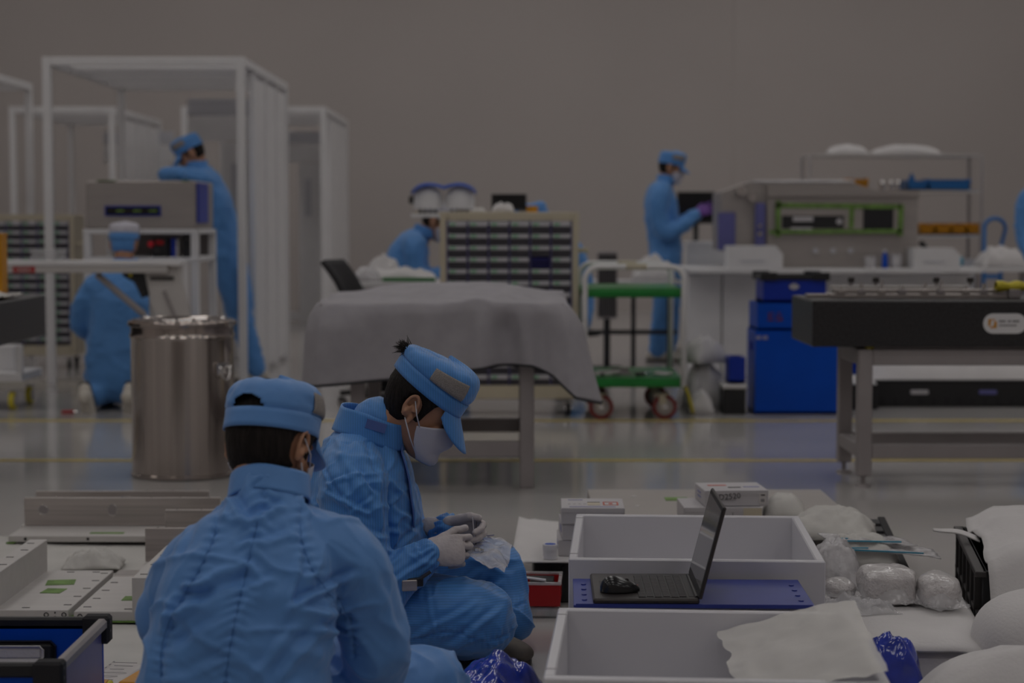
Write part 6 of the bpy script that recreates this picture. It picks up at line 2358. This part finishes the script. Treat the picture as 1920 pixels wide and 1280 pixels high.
# blue crate in the left corner -------------------------------------------------------------
def make_corner_crate():
    c = thing('blue_crate', 'blue plastic crate with black rim in the bottom left corner', 'crate', (-1.165, 3.76, 0))
    w, d, h = .47, .44, .235
    MB().box((0, d / 2, .01), (w, d, .02)).build('bottom', 'bin_blue', c)
    MB().box((0, d - .006, h / 2), (w, .010, h)).build('back_wall', 'bin_blue', c)
    MB().box((0, .006, h / 2), (w, .010, h)).build('front_wall', 'bin_blue', c)
    for s in (-1, 1):
        MB().box((s * (w / 2 - .006), d / 2, h / 2), (.010, d - .02, h)).build('end_wall', 'bin_pale', c)
    for y in (.0, d):
        MB().box((0, y, h + .002), (w - .02, .022, .030), .005).build('rim_bar', 'black', c)
    for s in (-1, 1):
        MB().box((s * w / 2, d / 2, h + .004), (.024, d - .02, .026), .006).build('rim_bar', 'grey_metal', c, label='worn grey rim bar')
        for y in (0, d):
            k = MB().box((s * (w / 2 - .014), y, h - .010), (.062, .040, .064), .006).build('corner_bracket', 'black_soft', c)
            for dz in (-.012, .008):
                MB().cyl((s * (w / 2 + .016), y - .008, h + dz), (s * (w / 2 + .018), y - .008, h + dz), .004, n=8).build('rivet', 'dark_metal', k)
    hp = MB().box((.045, d - .016, h - .062), (.17, .012, .056), .012).build('handle_frame', 'black', c)
    MB().box((.035, d - .0225, h - .062), (.14, .006, .036), .010).build('handle_opening', 'foam', hp)
    MB().box((.045, d + .002, h - .062), (.17, .008, .056), .003).build('handle_frame', 'black', c)
    p = thing('clear_bag', 'crumpled clear bag inside the corner crate', 'bag', (-1.06, 4.00, .022))
    MB().grid(lambda a, b: (-.10 + .22 * a, -.13 + .26 * b, .02 + .14 * (1 - abs(2 * a - 1) ** 2) * (1 - abs(2 * b - 1) ** 2) + .03 * fbm((a * 4, b * 4, 3), 1.5, 8, 3) * (1 - abs(2 * a - 1) ** 4)), 24, 24).build('film', 'clear_wrap', p, True)


make_corner_crate()
tg = thing('paper_slip', 'printed paper slip in a clear sleeve beside the corner crate', 'paper', (-.985, 4.58, .024), math.radians(-6))
MB().grid(lambda a, b: (-.048 + .096 * a, -.13 + .25 * b, .004 + .006 * math.sin(3 * b + 1) * a), 8, 14).build('sheet', 'paper', tg, True, solid=.001)
for k in range(6):
    MB().box((-.004 + .006 * (k % 2), .09 - .035 * k, .0105), (.06 - .012 * (k % 3), .003, .0008), 0).build('print_line', 'print_grey', tg)
for k in range(7):
    MB().box((-.038, .10 - .03 * k, .0095), (.004, .010, .0008), 0).build('print_mark', 'print_grey', tg)
ot = thing('orange_tray', 'orange tray with a yellow edge behind the front person', 'tray', (-.875, 4.42, .02), math.radians(-12))
MB().box((0, 0, .02), (.10, .12, .04)).build('tray_body', 'orange', ot)
MB().box((.03, -.01, .043), (.030, .12, .008)).build('tray_edge', 'yellow', ot)
yb = thing('yellow_block', 'yellow piece half hidden by the corner crate', 'block', (-.962, 4.30, .02))
MB().box((0, 0, .03), (.05, .06, .05)).build('block', 'yellow', yb)
MB().box((0, 0, .056), (.03, .04, .004)).build('top_mark', 'orange', yb)

# what the person in profile has on the lap --------------------------------------------------
pb = thing('plastic_package', 'clear plastic package with blue print lying on the knee', 'package', (-.155, 4.745, .262), math.radians(-8))
MB().grid(lambda a, b: (-.12 + .27 * a, -.09 + .16 * b, .008 + .036 * math.sin(math.pi * a) ** .7 + .018 * fbm((a * 4, b * 4, 2), 1.6, 12, 3) + .045 * a * b), 34, 28).build('film', 'clear_wrap', pb, True)
pc = MB().grid(lambda a, b: (-.045 + .09 * a, -.085 + .06 * b, .058 + .018 * b - .006 * a), 6, 6).build('card', 'paper', pb, solid=.001)
for k in range(5):
    MB().box((-.018 + .010 * k, -.070, .0680), (.005 if k % 2 else .003, .018, .001), 0).build('barcode_bar', 'print_dark', pc)
for k in range(4):
    MB().box((.060, .055 - .026 * k, .074 - .004 * k), (.085 - .01 * k, .007, .001), 0, M=Matrix.Rotation(-.12, 3, 'Y')).build('blue_print', 'print_blue' if k else 'bag_blue', pb)
MB().box((-.075, -.085, .016), (.05, .010, .014), .003).build('dark_part', 'bag_blue', pb)
ml = thing('metal_clip', 'small black and silver clip resting on the thigh', 'clip', (-.248, 4.565, .250), math.radians(10))
ml.scale = (1.05, 1.05, 1.05)
MB().box((0, .02, .010), (.055, .05, .020), .002).build('case', 'black', ml)
MB().box((-.006, -.0075, .004), (.036, .006, .026), .002).build('silver_plate', 'alu', ml)
MB().bar((.02, .0, .018), (.045, .0, .034), .02, .004).build('wing', 'dark_metal', ml)
tz = thing('tweezers', 'pointed tweezers held between the gloved fingers', 'tweezers', (-.095, 4.735, .345))
MB().bar((.0, 0, -.02), (-.006, 0, .055), .004, .002).build('arm', 'white_plastic', tz)
MB().bar((.002, 0, -.02), (.004, 0, .040), .004, .002).build('arm', 'dark_metal', tz)
sp_ = thing('small_part', 'tiny bright metal part pinched by the gloved fingers', 'part', (-.088, 4.70, .318))
MB().box((0, 0, 0), (.016, .010, .010), .002).build('body', 'chrome', sp_)
MB().cyl((.006, 0, 0), (.016, 0, -.002), .003, n=8).build('pin', 'chrome', sp_)
